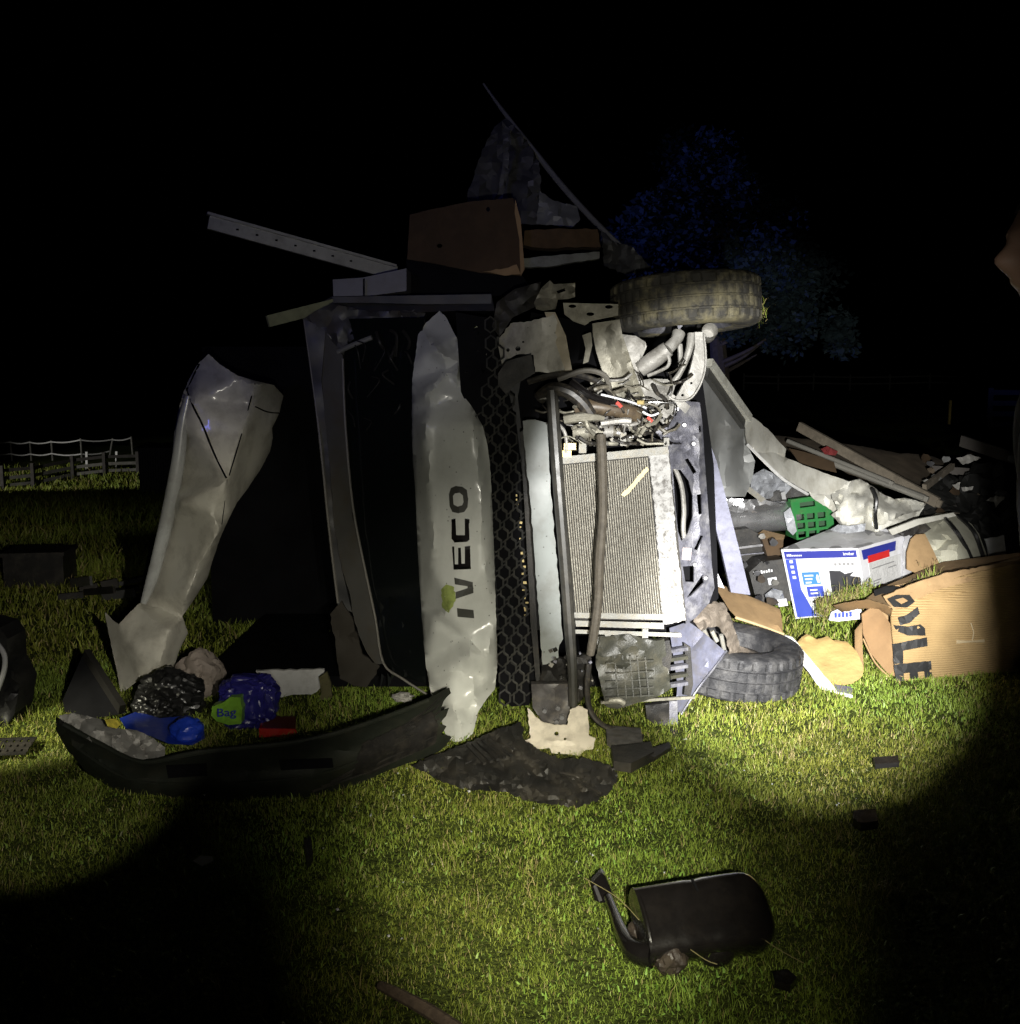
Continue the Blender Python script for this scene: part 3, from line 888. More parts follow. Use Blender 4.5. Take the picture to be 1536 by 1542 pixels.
MB().lathe([(0.001, -0.03), (0.030, -0.03), (0.036, -0.02), (0.036, 0.05)], W(1066, 503, 4.66), Matrix.Rotation(R(75), 3, 'X'), 18).build('ball_joint', pale_alu, van, True)
MB().lathe([(0.001, -0.02), (0.045, -0.02), (0.055, 0.0), (0.055, 0.03)], W(978, 602, 4.66), Matrix.Rotation(R(-80), 3, 'X'), 20).build('bushing', galv, van, True)

# upper bracketry
up_white = plate('inner_wing', [(741, 575), (748, 547), (752, 509), (769, 487), (794, 484), (822, 478), (834, 472), (847, 503), (859, 556), (846, 561), (834, 562), (806, 560), (803, 534), (778, 534), (760, 545), (750, 572)],
                 make_depth([(741, 575, 4.56), (752, 509, 4.60), (822, 478, 4.58), (806, 560, 4.52), (859, 556, 4.66)], (0.012, 30), folds=[(826, 560, 818, 478, 0.003)], seed=3), 0.006, white_metal, van, grid=8, holes=[circ(780, 525, 4, 4, 8), circ(765, 527, 2.6, 3, 8), circ(788, 515, 1.6, 1.6, 6)], jag=1.0)
plate('headlight_bracket', [(750, 562), (762, 544), (800, 533), (806, 562), (778, 578), (762, 594), (750, 580)], make_depth(4.50, (0.01, 20), seed=4), 0.02, black_plastic, van, grid=8)
plate('wing_liner', [(741, 492), (748, 455), (775, 435), (815, 424), (806, 462), (772, 478), (752, 507)], make_depth(4.68, (0.05, 30), seed=5), 0.01, dusty_plastic, van, grid=8)
plate('latch_plate', [(815, 434), (828, 422), (834, 428), (866, 426), (866, 447), (856, 450), (840, 451), (837, 465), (818, 468), (807, 465), (804, 456)], make_depth(4.62, (0.04, 14), seed=6), 0.012, alu, van, grid=6, holes=[[(838, 438), (850, 434), (852, 438), (840, 442)]])
plate('slotted_bracket', [(848, 456), (931, 458), (931, 475), (912, 479), (891, 483), (881, 490), (864, 484), (850, 473)], make_depth(4.58, (0.006, 20), seed=7), 0.012, alu, van, grid=8,
      holes=[circ(862, 461, 6, 2.6), circ(889, 473, 6, 2.8), circ(917, 462, 6, 3)])
plate('torn_flange', [(877, 505), (890, 500), (892, 520), (886, 545), (878, 548), (882, 525)], 4.6, 0.01, alu, van, grid=10)
plate('wing_edge', [(820, 470), (836, 470), (852, 505), (862, 560), (852, 560), (838, 520)], make_depth(4.6, (0.02, 20), seed=8), 0.006, M('sunbleached_panel', (0.50, 0.44, 0.33), 0.6, 0, 0.15, 20), van, grid=8)
# broken headlamp shards
hl = plate('headlight', [(699, 486), (738, 494), (745, 540), (735, 565), (705, 560), (696, 520)], make_depth(4.75, (0.03, 20), seed=2), 0.05, gloss_black, van, grid=9)
for k in range(22):
    x, y = random.uniform(702, 736), random.uniform(490, 562)
    a = random.uniform(0, 6)
    l = random.uniform(3, 8)
    plate('lens_shard', [(x, y), (x + l * math.cos(a), y + l * math.sin(a)), (x + l * math.cos(a) - 2, y + l * math.sin(a) + 3)], make_depth([(x, y, 4.69), (x + 9, y, 4.69 + random.uniform(-.04, .04)), (x, y + 9, 4.69 + random.uniform(-.04, .04))]), 0.003, chrome if k % 2 else glass, hl, grid=0, smooth=False)

# engine wiring and hoses ------------------------------------------------------
def hose(name, pts, r, mat, n=7):
    return MB().tube([W(*p) for p in pts], r, n).build(name, mat, van, True)
hose('wiring_loom', [(795, 575, 4.52), (830, 566, 4.5), (870, 565, 4.5), (905, 578, 4.5), (925, 600, 4.52), (930, 625, 4.54)], 0.014, wire_black)
hose('wiring_loom', [(840, 572, 4.48), (880, 558, 4.48), (910, 565, 4.48), (918, 585, 4.5)], 0.012, M('grey_hose', (0.13, 0.12, 0.10), 0.55, 0, 0.2, 30, (0.05, 0.04, 0.03), 0.4, 30))
hose('radiator_hose', [(812, 600, 4.50), (830, 586, 4.47), (855, 590, 4.45), (875, 605, 4.45), (890, 625, 4.46)], 0.030, wire_black, 10)
hose('radiator_hose', [(860, 575, 4.46), (880, 590, 4.44), (900, 600, 4.45), (930, 610, 4.47)], 0.018, gloss_black, 10)
hose('intake_pipe', [(868, 615, 4.50), (890, 612, 4.48), (915, 615, 4.48), (945, 620, 4.5), (962, 626, 4.52)], 0.034, M('oily_pipe', (0.075, 0.055, 0.035), 0.45, 0, 0.35, 25, (0.16, 0.12, 0.07), 0.6, 20), 12)
hose('engine_rail', [(850, 632, 4.46), (880, 628, 4.44), (910, 630, 4.44)], [0.020, 0.022, 0.010], alu, 8)
hose('clip_rail', [(905, 638, 4.46), (935, 634, 4.45), (950, 634, 4.45)], 0.014, pale_alu, 6)
for k, x in enumerate((877, 888, 899, 914, 926)):
    MB().lathe([(0.001, -0.04), (0.030 - 0.002 * k, -0.04), (0.034 - 0.002 * k, -0.02), (0.034 - 0.002 * k, 0.03)], W(x, 650, 4.53), Matrix.Rotation(R(90), 3, 'Y') @ Matrix.Rotation(R(10), 3, 'X'), 16).build('alternator_ring', (alu, wire_grey, alu, pale_alu, wire_grey)[k], van, True)
for (pts, m_) in (([(905, 594, 4.44), (930, 600, 4.44), (955, 607, 4.46), (975, 615, 4.48)], print_white), ([(920, 610, 4.44), (934, 612, 4.43), (940, 622, 4.44)], wire_black),
                  ([(965, 612, 4.46), (975, 608, 4.45), (988, 612, 4.45), (995, 620, 4.46)], wire_grey), ([(968, 620, 4.45), (980, 626, 4.44), (992, 622, 4.44)], print_white)):
    hose('loose_wire', pts, 0.005, m_, 6)
hose('connector', [(928, 606, 4.43), (932, 609, 4.43), (936, 613, 4.43)], 0.009, wire_red, 8)
hose('connector', [(975, 628, 4.44), (982, 635, 4.44)], 0.008, wire_red, 8)
hose('connector', [(960, 606, 4.45), (970, 606, 4.44)], 0.010, brass, 8)
rw = random.Random(21)
for k in range(95):
    x, y = rw.uniform(800, 985), rw.uniform(572, 664)
    if k % 3 == 0:
        x, y = rw.uniform(895, 1000), rw.uniform(630, 668)
    if k % 11 == 5:
        x, y = rw.uniform(955, 1035), rw.uniform(560, 640)
    a = rw.uniform(-0.9, 0.9)
    l = rw.uniform(14, 46)
    d = rw.uniform(4.44, 4.56)
    pts = [(x, y, d)]
    for s in range(3):
        a += rw.uniform(-0.7, 0.7)
        x += l / 3 * math.cos(a)
        y += l / 3 * math.sin(a)
        pts.append((x, min(y, 668), d + rw.uniform(-.03, .03)))
    hose('engine_wire', pts, rw.choice((0.003, 0.004, 0.006, 0.009)), rw.choice((wire_black, wire_black, wire_grey, gloss_black, alu, pale_alu)), 6)
for k in range(60):
    x, y = rw.uniform(870, 1008), rw.uniform(628, 670)
    s = rw.uniform(2.5, 7)
    MB().box(W(x, y, rw.uniform(4.47, 4.53)), (s / 340, 0.02, s / 420), Matrix.Rotation(rw.uniform(-.8, .8), 3, 'Y') @ Matrix.Rotation(rw.uniform(-.5, .5), 3, 'X')).build('engine_fragment', rw.choice((wire_black, gloss_black, alu, tank_mat, wire_grey)), van)

# wheels -----------------------------------------------------------------------
def wheel(name, c, rot, mat, label=None, rim_mat=galv, torn=False):
    w = bpy.data.objects.new(name, None)
    col.objects.link(w)
    w.parent = van
    w['_base'] = van['_base']
    if label:
        w['label'] = label
    hw, Ro = 0.118, 0.358
    prof = [(0.205, -hw * .82), (0.235, -hw * .98), (0.29, -hw * 1.03), (0.325, -hw * .98), (0.343, -hw * .90), (0.352, -hw * .78)]
    tread = [(-0.80, 0), (-0.52, 0), (-0.50, 1), (-0.43, 1), (-0.41, 0), (-0.05, 0), (-0.03, 1), (0.03, 1), (0.05, 0), (0.41, 0), (0.43, 1), (0.50, 1), (0.52, 0), (0.80, 0)]
    k0 = len(prof)
    for h, g in tread:
        prof.append((Ro - 0.010 * g - 0.006 * h * h, hw * h))
    k1 = len(prof)
    prof += [(0.352, hw * .80), (0.343, hw * .90), (0.325, hw * .98), (0.29, hw * 1.03), (0.235, hw * .98), (0.205, hw * .82), (0.20, 0)]
    prof.insert(0, (0.20, 0))
    k0 += 1
    k1 += 1
    N = 192
    def notch(i, k, r):
        ph = i % 6
        if k in (k0 - 1, k0, k0 + 1) and ph in (0, 1):
            return r - 0.008
        if k in (k1 - 2, k1 - 1, k1) and ph in (2, 3):
            return r - 0.008
        if k0 + 4 <= k <= k1 - 5 and i % 4 == 0 and prof[k][0] > 0.353:
            return r - 0.0035
        if torn and k < k0 and 20 < i < 60:
            return r + 0.02 * math.sin((i - 20) / 40 * math.pi)
        return r
    MB().lathe(prof, c, rot, N, notch).build('tyre', mat, w, True, 30)
    MB().lathe([(0.205, -hw * .9), (0.214, -hw * .95), (0.196, -hw * .8), (0.19, 0.0), (0.16, 0.035), (0.09, 0.055), (0.085, 0.02), (0.001, 0.02)], c, rot, 40).build('rim', rim_mat, w, True)
    mb = MB()
    for k in range(5):
        a = k * 2 * math.pi / 5
        p = Vector(c) + rot @ Vector((0.065 * math.cos(a), 0.065 * math.sin(a), 0.0))
        mb.tube([p, p + rot @ Vector((0, 0, 0.035))], 0.011, 6)
    mb.build('wheel_nut', steel, w)
    return w
wheel('wheel', W(1032, 459, 4.98), Matrix.Rotation(R(-3.6), 3, 'Y') @ Matrix.Rotation(R(-3), 3, 'X'), rubber, 'dusty tyre in the air above the exposed suspension')
cl = W(1102, 1012, 5.22); cl.z = 0.135
wheel('wheel', cl, Matrix.Rotation(R(5), 3, 'Y') @ Matrix.Rotation(R(3), 3, 'X'), rubber2, 'scuffed tyre pressed flat into the grass', mud_metal, True)
# tuft of grass hooked on the upper tyre
n = 60
c_ = W(1146, 474, 4.98)
blades('grass_tuft', c_.x + rng.normal(0, .012, n), np.full(n, c_.y) + rng.normal(0, .02, n), c_.z + rng.normal(0, .03, n), rng.uniform(.02, .06, n), np.full(n, .003), grass_tint(n, np.zeros(n), np.zeros(n), .3), None, kind='stuff', parent=van, lean=1.2)

# lower corner: fender sheet, knuckle, battery tray ---------------------------------------
plate('wing_sheet', [(1008, 946), (1037, 936), (1059, 952), (1092, 981), (1088, 992), (1076, 1007), (1046, 1046), (1027, 1076), (1018, 1070), (1020, 1030), (1012, 975)],
      make_depth([(1011, 946, 4.68), (1092, 981, 4.86), (1027, 1076, 4.72), (1015, 1010, 4.70)], (0.02, 30), creases=[(1038, 975, 1062, 955, 6, -0.03), (1040, 1040, 1090, 985, 8, -.02)], seed=5), 0.006, blue_metal, van, grid=8)
MB().tube([W(1094, 980, 4.84), W(1078, 1003, 4.78), (W(1052, 1036, 4.72)), W(1026, 1076, 4.70)], 0.005, 6).build('wing_sheet_lip', galv, van, True)
plate('mud_flap', [(1044, 936), (1058, 916), (1074, 906), (1090, 908), (1102, 932), (1113, 966), (1121, 1000), (1110, 1010), (1100, 992), (1094, 962), (1082, 944), (1066, 944), (1056, 950)],
      make_depth([(1044, 936, 4.80), (1090, 908, 4.95), (1121, 1000, 5.05), (1090, 950, 4.88)], (0.06, 22), seed=6), 0.01, mud_metal, van, grid=6, jag=1.4)
for p in ([(1072, 950, 4.9), (1080, 966, 4.9)], [(1086, 956, 4.92), (1092, 985, 4.95)], [(1060, 948, 4.9), (1076, 985, 4.95)]):
    hose('link_rod', p, 0.011, tank_mat, 8)
tray = plate('battery_tray', [(900, 959), (924, 957), (949, 955), (970, 962), (988, 965), (1000, 962), (1006, 1000), (1010, 1037), (988, 1050), (955, 1060), (929, 1068), (912, 1064), (903, 1024), (897, 998)],
             make_depth([(900, 959, 4.50), (1000, 962, 4.52), (905, 1060, 4.46), (1005, 1040, 4.52), (940, 985, 4.46)], (0.02, 24), creases=[(900, 985, 938, 1000, 10, -.03), (915, 962, 960, 982, 8, .02)], seed=7), 0.03, olive_plastic, van, grid=7, jag=.6)
def tD(x, y):
    return 4.46 + 0.0004 * (x - 940)
for k, x in enumerate((928, 940, 951, 962, 974)):
    MB().bar(W(x - 3, 985 + k, tD(x, 0)), W(x + 3, 1052 - k, tD(x, 0) - .005), 0.006, 0.02, (1, 0, 0)).build('tray_rib', olive_plastic, tray)
for k, y in enumerate((996, 1012, 1024, 1036, 1048)):
    MB().bar(W(912, y + 2, tD(915, 0)), W(984, y - 2, tD(984, 0)), 0.006, 0.02).build('tray_rib', olive_plastic, tray)
plate('tray_flap', [(903, 960), (948, 955), (960, 966), (935, 984), (908, 990), (899, 985)], make_depth([(903, 960, 4.45), (948, 955, 4.43), (908, 990, 4.40)], (0.02, 18), seed=3), 0.008, olive_plastic, tray, grid=7)
plate('fuse_box', [(985, 968), (1008, 964), (1012, 985), (1004, 1036), (988, 1038), (984, 1000)], 4.52, 0.06, black_plastic, van, grid=14)
for k in range(5):
    MB().bar(W(1008, 980 + k * 13, 4.55), W(1034, 976 + k * 13, 4.58), 0.016, 0.03).build('fuse_box_fin', (galv, olive_plastic)[k % 2], van)
plate('side_bracket', [(1030, 968), (1040, 975), (1044, 1030), (1040, 1048), (1030, 1046), (1034, 1010)], 4.6, 0.02, black_plastic, van, grid=14)
MB().bar(W(905, 1058, 4.44), W(1046, 1050, 4.6), 0.012, 0.012).build('stiffening_rod', alu, van)
plate('hanging_bracket', [(1008, 1056), (1020, 1056), (1021, 1094), (1012, 1092), (1006, 1092)], 4.6, 0.02, galv, van, grid=14)
plate('undertray', [(972, 1062), (1008, 1058), (1008, 1094), (985, 1090), (974, 1082)], make_depth(4.58, (0.02, 14), seed=2), 0.03, black_plastic, van, grid=8)
hose('tow_eye', [(918, 1056, 4.43), (932, 1055, 4.42), (940, 1060, 4.42)], 0.014, alu, 8)
hose('hanging_hose', [(887, 1000, 4.45), (884, 1040, 4.42), (890, 1072, 4.38), (908, 1092, 4.36), (940, 1104, 4.36), (968, 1110, 4.38)], 0.013, wire_black, 8)
# torn white bracket low down
plate('torn_bracket', [(794, 1066), (815, 1086), (835, 1092), (854, 1092), (858, 1069), (871, 1063), (885, 1069), (887, 1108), (897, 1112), (893, 1128), (882, 1129), (867, 1143), (851, 1144), (832, 1138), (827, 1126), (812, 1128), (786, 1125), (788, 1116), (799, 1112)],
      make_depth([(794, 1066, 4.38), (885, 1069, 4.36), (786, 1125, 4.27), (860, 1143, 4.19)], (0.010, 26), creases=[(805, 1112, 885, 1118, 6, -0.012)], seed=6), 0.006, M('cream_panel', (0.62, 0.56, 0.46), 0.55, 0, 0.08, 9, MUD, .35, 14), van, grid=7, jag=1.2,
      holes=[circ(838, 1105, 3.4, 3.4, 8), circ(851, 1113, 2.2, 2.2, 8), circ(842, 1134, 2, 2, 8)])
plate('bumper_mount', [(800, 1030), (862, 1030), (858, 1070), (852, 1092), (818, 1088), (802, 1066)], make_depth(4.47, (0.02, 20), seed=4), 0.04, M('stained_mount', (0.065, 0.06, 0.06), 0.5, 0.2, 0.4, 25, (0.18, 0.16, 0.13), 0.5, 20), van, grid=10)
for (x, y) in ((820, 1070), (840, 1066), (846, 1080), (838, 1087)):
    MB().lathe([(0.001, -0.012), (0.010, -0.012), (0.013, 0.01)], W(x, y, 4.46), Matrix.Rotation(R(-90), 3, 'X'), 10).build('bolt', steel, van, True)
plate('support_frame', [(816, 985), (845, 992), (872, 990), (888, 980), (892, 1030), (870, 1060), (840, 1050), (812, 1040)], make_depth(4.56, (0.05, 18), seed=9), 0.04, black_plastic, van, grid=8, jag=2)
for k in range(24):
    x, y = rw.uniform(815, 892), rw.uniform(975, 1045)
    s = rw.uniform(2, 7)
    MB().box(W(x, y, rw.uniform(4.46, 4.53)), (s / 340, 0.02, s / 380), Matrix.Rotation(rw.uniform(-.9, .9), 3, 'Y')).build('broken_clip', rw.choice((wire_black, gloss_black, galv, tank_mat)), van)

# windscreen frame and cab -----------------------------------------------------
pil = M('pillar_paint', (0.085, 0.082, 0.075), 0.5, 0, 0.1, 6, MUD, 0.5, 7)
plate('windscreen_frame', [(490, 500), (516, 535), (518, 620), (527, 720), (531, 780), (548, 850), (563, 930), (577, 1000), (566, 1000), (552, 982), (540, 955), (530, 920), (527, 895), (515, 858), (502, 780), (497, 706), (484, 573)],
      make_depth([(490, 500, 5.05), (516, 540, 5.0), (497, 706, 5.0), (527, 720, 4.94), (530, 920, 4.98), (577, 1000, 4.90)], (0.01, 50), seed=3), 0.03, pil, van, grid=14, jag=.8)
plate('cab_pillar', [(458, 480), (490, 498), (484, 573), (497, 706), (502, 780), (515, 858), (530, 922), (509, 912), (496, 800), (486, 700), (476, 610), (463, 515)], make_depth(5.04, (.02, 40), seed=2), .05, M('cab_pillar_paint', (.045, .045, .045), .5, 0, .2, 9, MUD, .4, 9), van, grid=12)
plate('roof_header', [(456, 480), (500, 456), (560, 470), (640, 466), (640, 484), (580, 498), (530, 512), (516, 540), (490, 505)], make_depth(5.03, (.05, 26), seed=7), .05, M('crumpled_header', (.05, .05, .055), .45, 0, .4, 14, MUD, .4, 12), van, grid=8, jag=1.2)
dim_wire = M('dim_cab_wire', (.018, .017, .015), .5, spec=.25)
for k_ in range(16):
    xx, yy = random.uniform(522, 610), random.uniform(490, 640)
    hose('cab_wire', [(xx, yy, 4.93), (xx + random.uniform(-10, 14), yy + random.uniform(5, 16), 4.90), (xx + random.uniform(-16, 22), yy + random.uniform(14, 40), 4.93)], random.choice((.003, .005, .008)), dim_wire, 6)
for k_ in range(9):
    xx, yy = random.uniform(570, 625), random.uniform(900, 1025)
    plate('glass_splinter', [(xx, yy), (xx + random.uniform(3, 9), yy + random.uniform(4, 12)), (xx + random.uniform(-2, 3), yy + random.uniform(8, 24))], make_depth([(xx, yy, 4.84), (xx + 9, yy, 4.84 + random.uniform(-.05, .05)), (xx, yy + 9, 4.84 + random.uniform(-.03, .03))]), .003, M('smoked_splinter', (.02, .022, .022), .15), van, grid=0, smooth=False)
hose('frame_seal', [(458, 480, 5.1), (463, 515, 5.08), (476, 610, 5.05), (486, 700, 5.03), (496, 800, 5.02), (509, 908, 5.0)], 0.007, M('pale_seal', (0.15, 0.14, 0.12), 0.5), 6)
hose('frame_seal', [(516, 540, 4.98), (520, 640, 4.95), (531, 760, 4.92), (548, 850, 4.90), (565, 930, 4.88), (577, 998, 4.86), (606, 1022, 4.83), (645, 1047, 4.80)], 0.006, M('pale_seal', (0.3, 0.3, 0.3)), 6)
plate('trim_panel', [(497, 925), (506, 914), (514, 905), (530, 930), (545, 985), (572, 1004), (552, 1035), (528, 1030), (512, 1022), (505, 970)], make_depth(5.02, (0.03, 30), seed=5), 0.02, M('brown_trim', (0.03, 0.025, 0.018), 0.8), van, grid=10, jag=1.5)
plate('windscreen', [(518, 480), (640, 478), (625, 560), (622, 660), (630, 850), (642, 1030), (600, 1018), (577, 995), (562, 920), (546, 850), (531, 770), (520, 650)], make_depth([(518, 480, 5.05), (640, 478, 4.9), (531, 770, 4.97), (630, 850, 4.80), (642, 1030, 4.82)], (0.008, 60), seed=8), 0.006, glass, van, grid=16)
def cabbox(name, x0, x1, y0, y1, z0, z1, mat):
    return MB().hexa([(x0, y0, z0), (x1, y0, z0), (x1, y0, z1), (x0, y0, z1), (x0, y1, z0), (x1, y1, z0), (x1, y1, z1), (x0, y1, z1)]).build(name, mat, van)
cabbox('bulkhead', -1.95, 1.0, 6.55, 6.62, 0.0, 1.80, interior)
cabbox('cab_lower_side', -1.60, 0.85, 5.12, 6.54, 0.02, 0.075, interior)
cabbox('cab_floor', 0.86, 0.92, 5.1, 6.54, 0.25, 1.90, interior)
cabbox('dashboard', -0.30, 0.25, 5.0, 5.45, 0.35, 1.80, M('dashboard_plastic', (0.04, 0.04, 0.042), 0.6))
for z in (0.55, 1.35):
    st = blob('seat', (-0.62, 6.05, z + 0.05), (0.42, 0.10, 0.26), M('seat_cloth', (0.07, 0.07, 0.075), 0.9), van, 0.06, 1.5, 3, z, False)
sw = MB()
cst = Vector((-0.40, 5.25, 1.42))
sw.tube([cst + Vector((0.19 * math.cos(a) * .5, 0.10 * math.cos(a), 0.19 * math.sin(a))) for a in np.linspace(0, 2 * math.pi, 24)], 0.016, 8, 1)
sw.build('steering_wheel', gloss_black, van, True)
# upper flank of the cab (the van's left side, now facing up)
zz = W(600, 447, 5.2).z
plate('cab_side', [(470, 462), (500, 446), (620, 444), (740, 442), (745, 468), (690, 468), (640, 470), (560, 472), (500, 486), (474, 488)], make_depth([(470, 470, 5.15), (740, 455, 4.95), (600, 444, 5.1)], (0.03, 40), seed=4), 1.3, M('dark_flank', (0.035, 0.036, 0.045), 0.4, 0, .2, 8, MUD, .4, 9), van, grid=14)
plate('door_sill', [(500, 447), (740, 443), (740, 457), (640, 458), (560, 456), (502, 456)], make_depth([(500, 450, 5.02), (740, 450, 4.93), (600, 447, 4.98)], (0.006, 40), seed=9), 0.05, M('grey_sill', (0.06, 0.062, 0.075), 0.45, 0, .2, 8, MUD, .4, 9), van, grid=14)
hose('mirror_arm', [(509, 530, 5.02), (530, 520, 4.98), (560, 508, 4.96)], 0.012, M('grey_stalk', (0.16, 0.16, 0.15)), 8)
# roof skin peeled away to the left ---------------------------------------------------
roof_pts = [(314, 533, 5.22), (298, 548, 5.30), (276, 591, 5.34), (288, 603, 5.14), (358, 566, 5.20), (384, 576, 5.18), (430, 572, 5.55), (466, 570, 5.85), (420, 622, 5.50), (380, 612, 5.24), (409, 650, 5.46),
            (342, 722, 5.02), (366, 650, 5.14), (262, 653, 5.42), (270, 640, 5.20), (272, 760, 5.06), (258, 705, 5.42), (373, 735, 5.34), (300, 660, 5.12), (318, 770, 5.02), (238, 791, 5.46), (265, 785, 5.22), (330, 800, 4.99), (343, 783, 5.10),
            (300, 850, 5.03), (232, 862, 5.34), (222, 870, 5.42), (216, 905, 5.34), (285, 890, 5.00), (311, 872, 5.20), (274, 929, 5.18), (255, 950, 5.0), (207, 911, 5.22), (178, 941, 5.16), (158, 923, 5.30), (171, 987, 5.20), (240, 1000, 5.0), (282, 954, 5.22), (258, 1015, 5.16), (182, 1046, 5.10), (205, 975, 5.03), (213, 1022, 5.03)]
roof_D0 = make_depth(roof_pts, (0.005, 45), seed=6, facet=True)
def roof_D(x, y):
    return sum(roof_D0(x + 3.5 * math.cos(k), y + 4.5 * math.sin(k)) for k in (0, 1.05, 2.1, 3.14, 4.19, 5.24)) / 6 + .004 * mnoise.noise(Vector((x / 17, y / 17, 4)))
plate('roof_skin', [(314, 533), (330, 548), (358, 566), (387, 574), (412, 580), (426, 596), (420, 622), (409, 645), (410, 660), (406, 680), (392, 706), (373, 735), (356, 757), (343, 783), (330, 812), (320, 842), (311, 872), (290, 905), (274, 929),
                    (282, 954), (269, 980), (263, 1000), (258, 1015), (230, 1016), (213, 1022), (196, 1034), (182, 1046), (176, 1010), (171, 987), (164, 955), (158, 923), (168, 934), (178, 941), (192, 926), (207, 911), (216, 905), (226, 850), (238, 791), (250, 745), (258, 705), (262, 653), (268, 620), (276, 591), (288, 565), (298, 548)],
      roof_D, 0.012, M('roof_paint', (0.60, 0.58, 0.50), 0.38, 0, 0.06, 4, MUD, 0.35, 8, 0.05, 200, 0.4), van, grid=6, angle=32, jag=.3,
      lines=[[(300, 606), (318, 660), (342, 722)], [(342, 722), (366, 650), (380, 590)], [(342, 722), (336, 760), (330, 800), (300, 850), (285, 890), (255, 950), (240, 1000)], [(268, 660), (272, 760), (250, 820), (232, 862)], [(272, 760), (265, 785), (240, 850)]])
MB().tube([W(x, y, 5.20) for x, y in ((284, 596), (275, 640), (269, 690), (262, 730), (252, 780), (240, 830), (228, 875), (216, 908))], [.018, .030, .034, .036, .036, .034, .030, .016], 12).build('roof_edge', M('roof_edge_paint', (0.36, 0.37, 0.36), 0.28, 0, .06, 5, MUD, .3, 9, coat=.4), van, True)
for pts_, r_ in (([(281, 585), (290, 610), (305, 640), (322, 682), (341, 720)], .005), ([(384, 577), (374, 615), (362, 660), (345, 716)], .0035), ([(384, 612), (402, 620), (420, 622)], .004), ([(300, 548), (290, 570), (281, 590)], .006), ([(342, 722), (338, 760), (334, 790)], .002)):
    MB().tube([W(x, y, roof_D(x, y) - .001) for x, y in pts_], r_, 6).build('crease_shade', interior, van, True)  # dark tubes stand in for shade along the roof creases

# ------------------------------------------------------------------ torn bumper on the grass
bump_out = [(84, 1080), (96, 1088), (120, 1100), (150, 1118), (185, 1138), (215, 1146), (245, 1140), (300, 1130), (360, 1124), (430, 1117), (500, 1103), (560, 1084), (610, 1066), (645, 1052), (676, 1036),
            (679, 1044), (668, 1056), (662, 1072), (676, 1066), (672, 1078), (662, 1090), (672, 1094), (664, 1106), (680, 1110), (672, 1122), (664, 1130), (640, 1142), (612, 1150), (590, 1158), (560, 1172), (520, 1190), (470, 1202), (400, 1208), (320, 1209), (250, 1207), (200, 1199), (160, 1182), (130, 1162), (100, 1128), (84, 1100)]
def bD(x, y):
    g = G(x, max(y, 1000)).y
    t = sstep(60, 260, x)
    # the left end stands up off the ground, the middle lies on it
    low = 3.76 - 0.02 * t
    yb = np.interp(x, [84, 130, 200, 320, 470, 560, 612, 680], [1100, 1162, 1199, 1209, 1202, 1172, 1150, 1122])
    yt = np.interp(x, [84, 150, 215, 300, 430, 560, 676], [1080, 1118, 1146, 1130, 1117, 1084, 1036])
    f = max(0, min(1, (yb - y) / max(8, yb - yt)))
    base = np.interp(x, [84, 200, 320, 470, 560, 612, 680], [3.95, 3.80, 3.73, 3.77, 3.92, 4.05, 4.20])
    return base + 0.10 * f - 0.09 * math.sin(f * math.pi) + 0.012 * mnoise.noise(Vector((x / 40, y / 20, 1)))
bp = thing('torn_bumper', G(380, 1205), 'long black plastic bumper torn off and lying curved on the grass', 'bumper')
plate('bumper_skin', bump_out, bD, 0.006, bumper_green, bp, grid=10, jag=.8, angle=40)
for k in range(7):
    a = [(470 + 14 * k, 1192 - k * 7), (560 + 8 * k, 1160 - k * 11), (620 + 4 * k, 1134 - k * 11), (655 + 2 * k, 1118 - k * 12)]
    MB().tube([W(x, y, bD(x, y) - 0.004) for x, y in a], 0.005, 6).build('rib', dusty_plastic, bp, True)
MB().tube([W(x, y + 1, bD(x, y + 3) - .004) for x, y in ((96, 1090), (150, 1119), (215, 1147), (300, 1132), (430, 1119), (500, 1105), (560, 1086), (610, 1068), (645, 1054))], .011, 8).build('top_lip', bumper_green, bp, True)
MB().tube([W(x, y, bD(x, y) - .003) for x, y in ((120, 1130), (190, 1172), (280, 1180), (400, 1176), (500, 1160), (580, 1128))], .006, 6).build('moulding', bumper_green, bp, True)
for (x0, y0, x1, y1) in ((250, 1150, 310, 1172), (420, 1142, 500, 1160)):
    plate('recess_shade', [(x0, y0 + 3), (x1, y0), (x1 + 2, y1 - 4), (x0 + 3, y1)], lambda x, y: bD(x, y) - .004, .006, interior, bp, grid=9)  # dark plates on the uncut skin paint the shade of recesses
plate('inner_face', [(545, 1120), (600, 1095), (650, 1070), (660, 1095), (655, 1120), (600, 1145), (560, 1165), (530, 1170)], lambda x, y: bD(x, y) - 0.012, 0.006, M('scuffed_inner_plastic', (.014, .013, .012), .6, 0, .3, 12, (.05, .043, .034), .5, 14, .3, 60, spec=.25), bp, grid=9, jag=1.5)

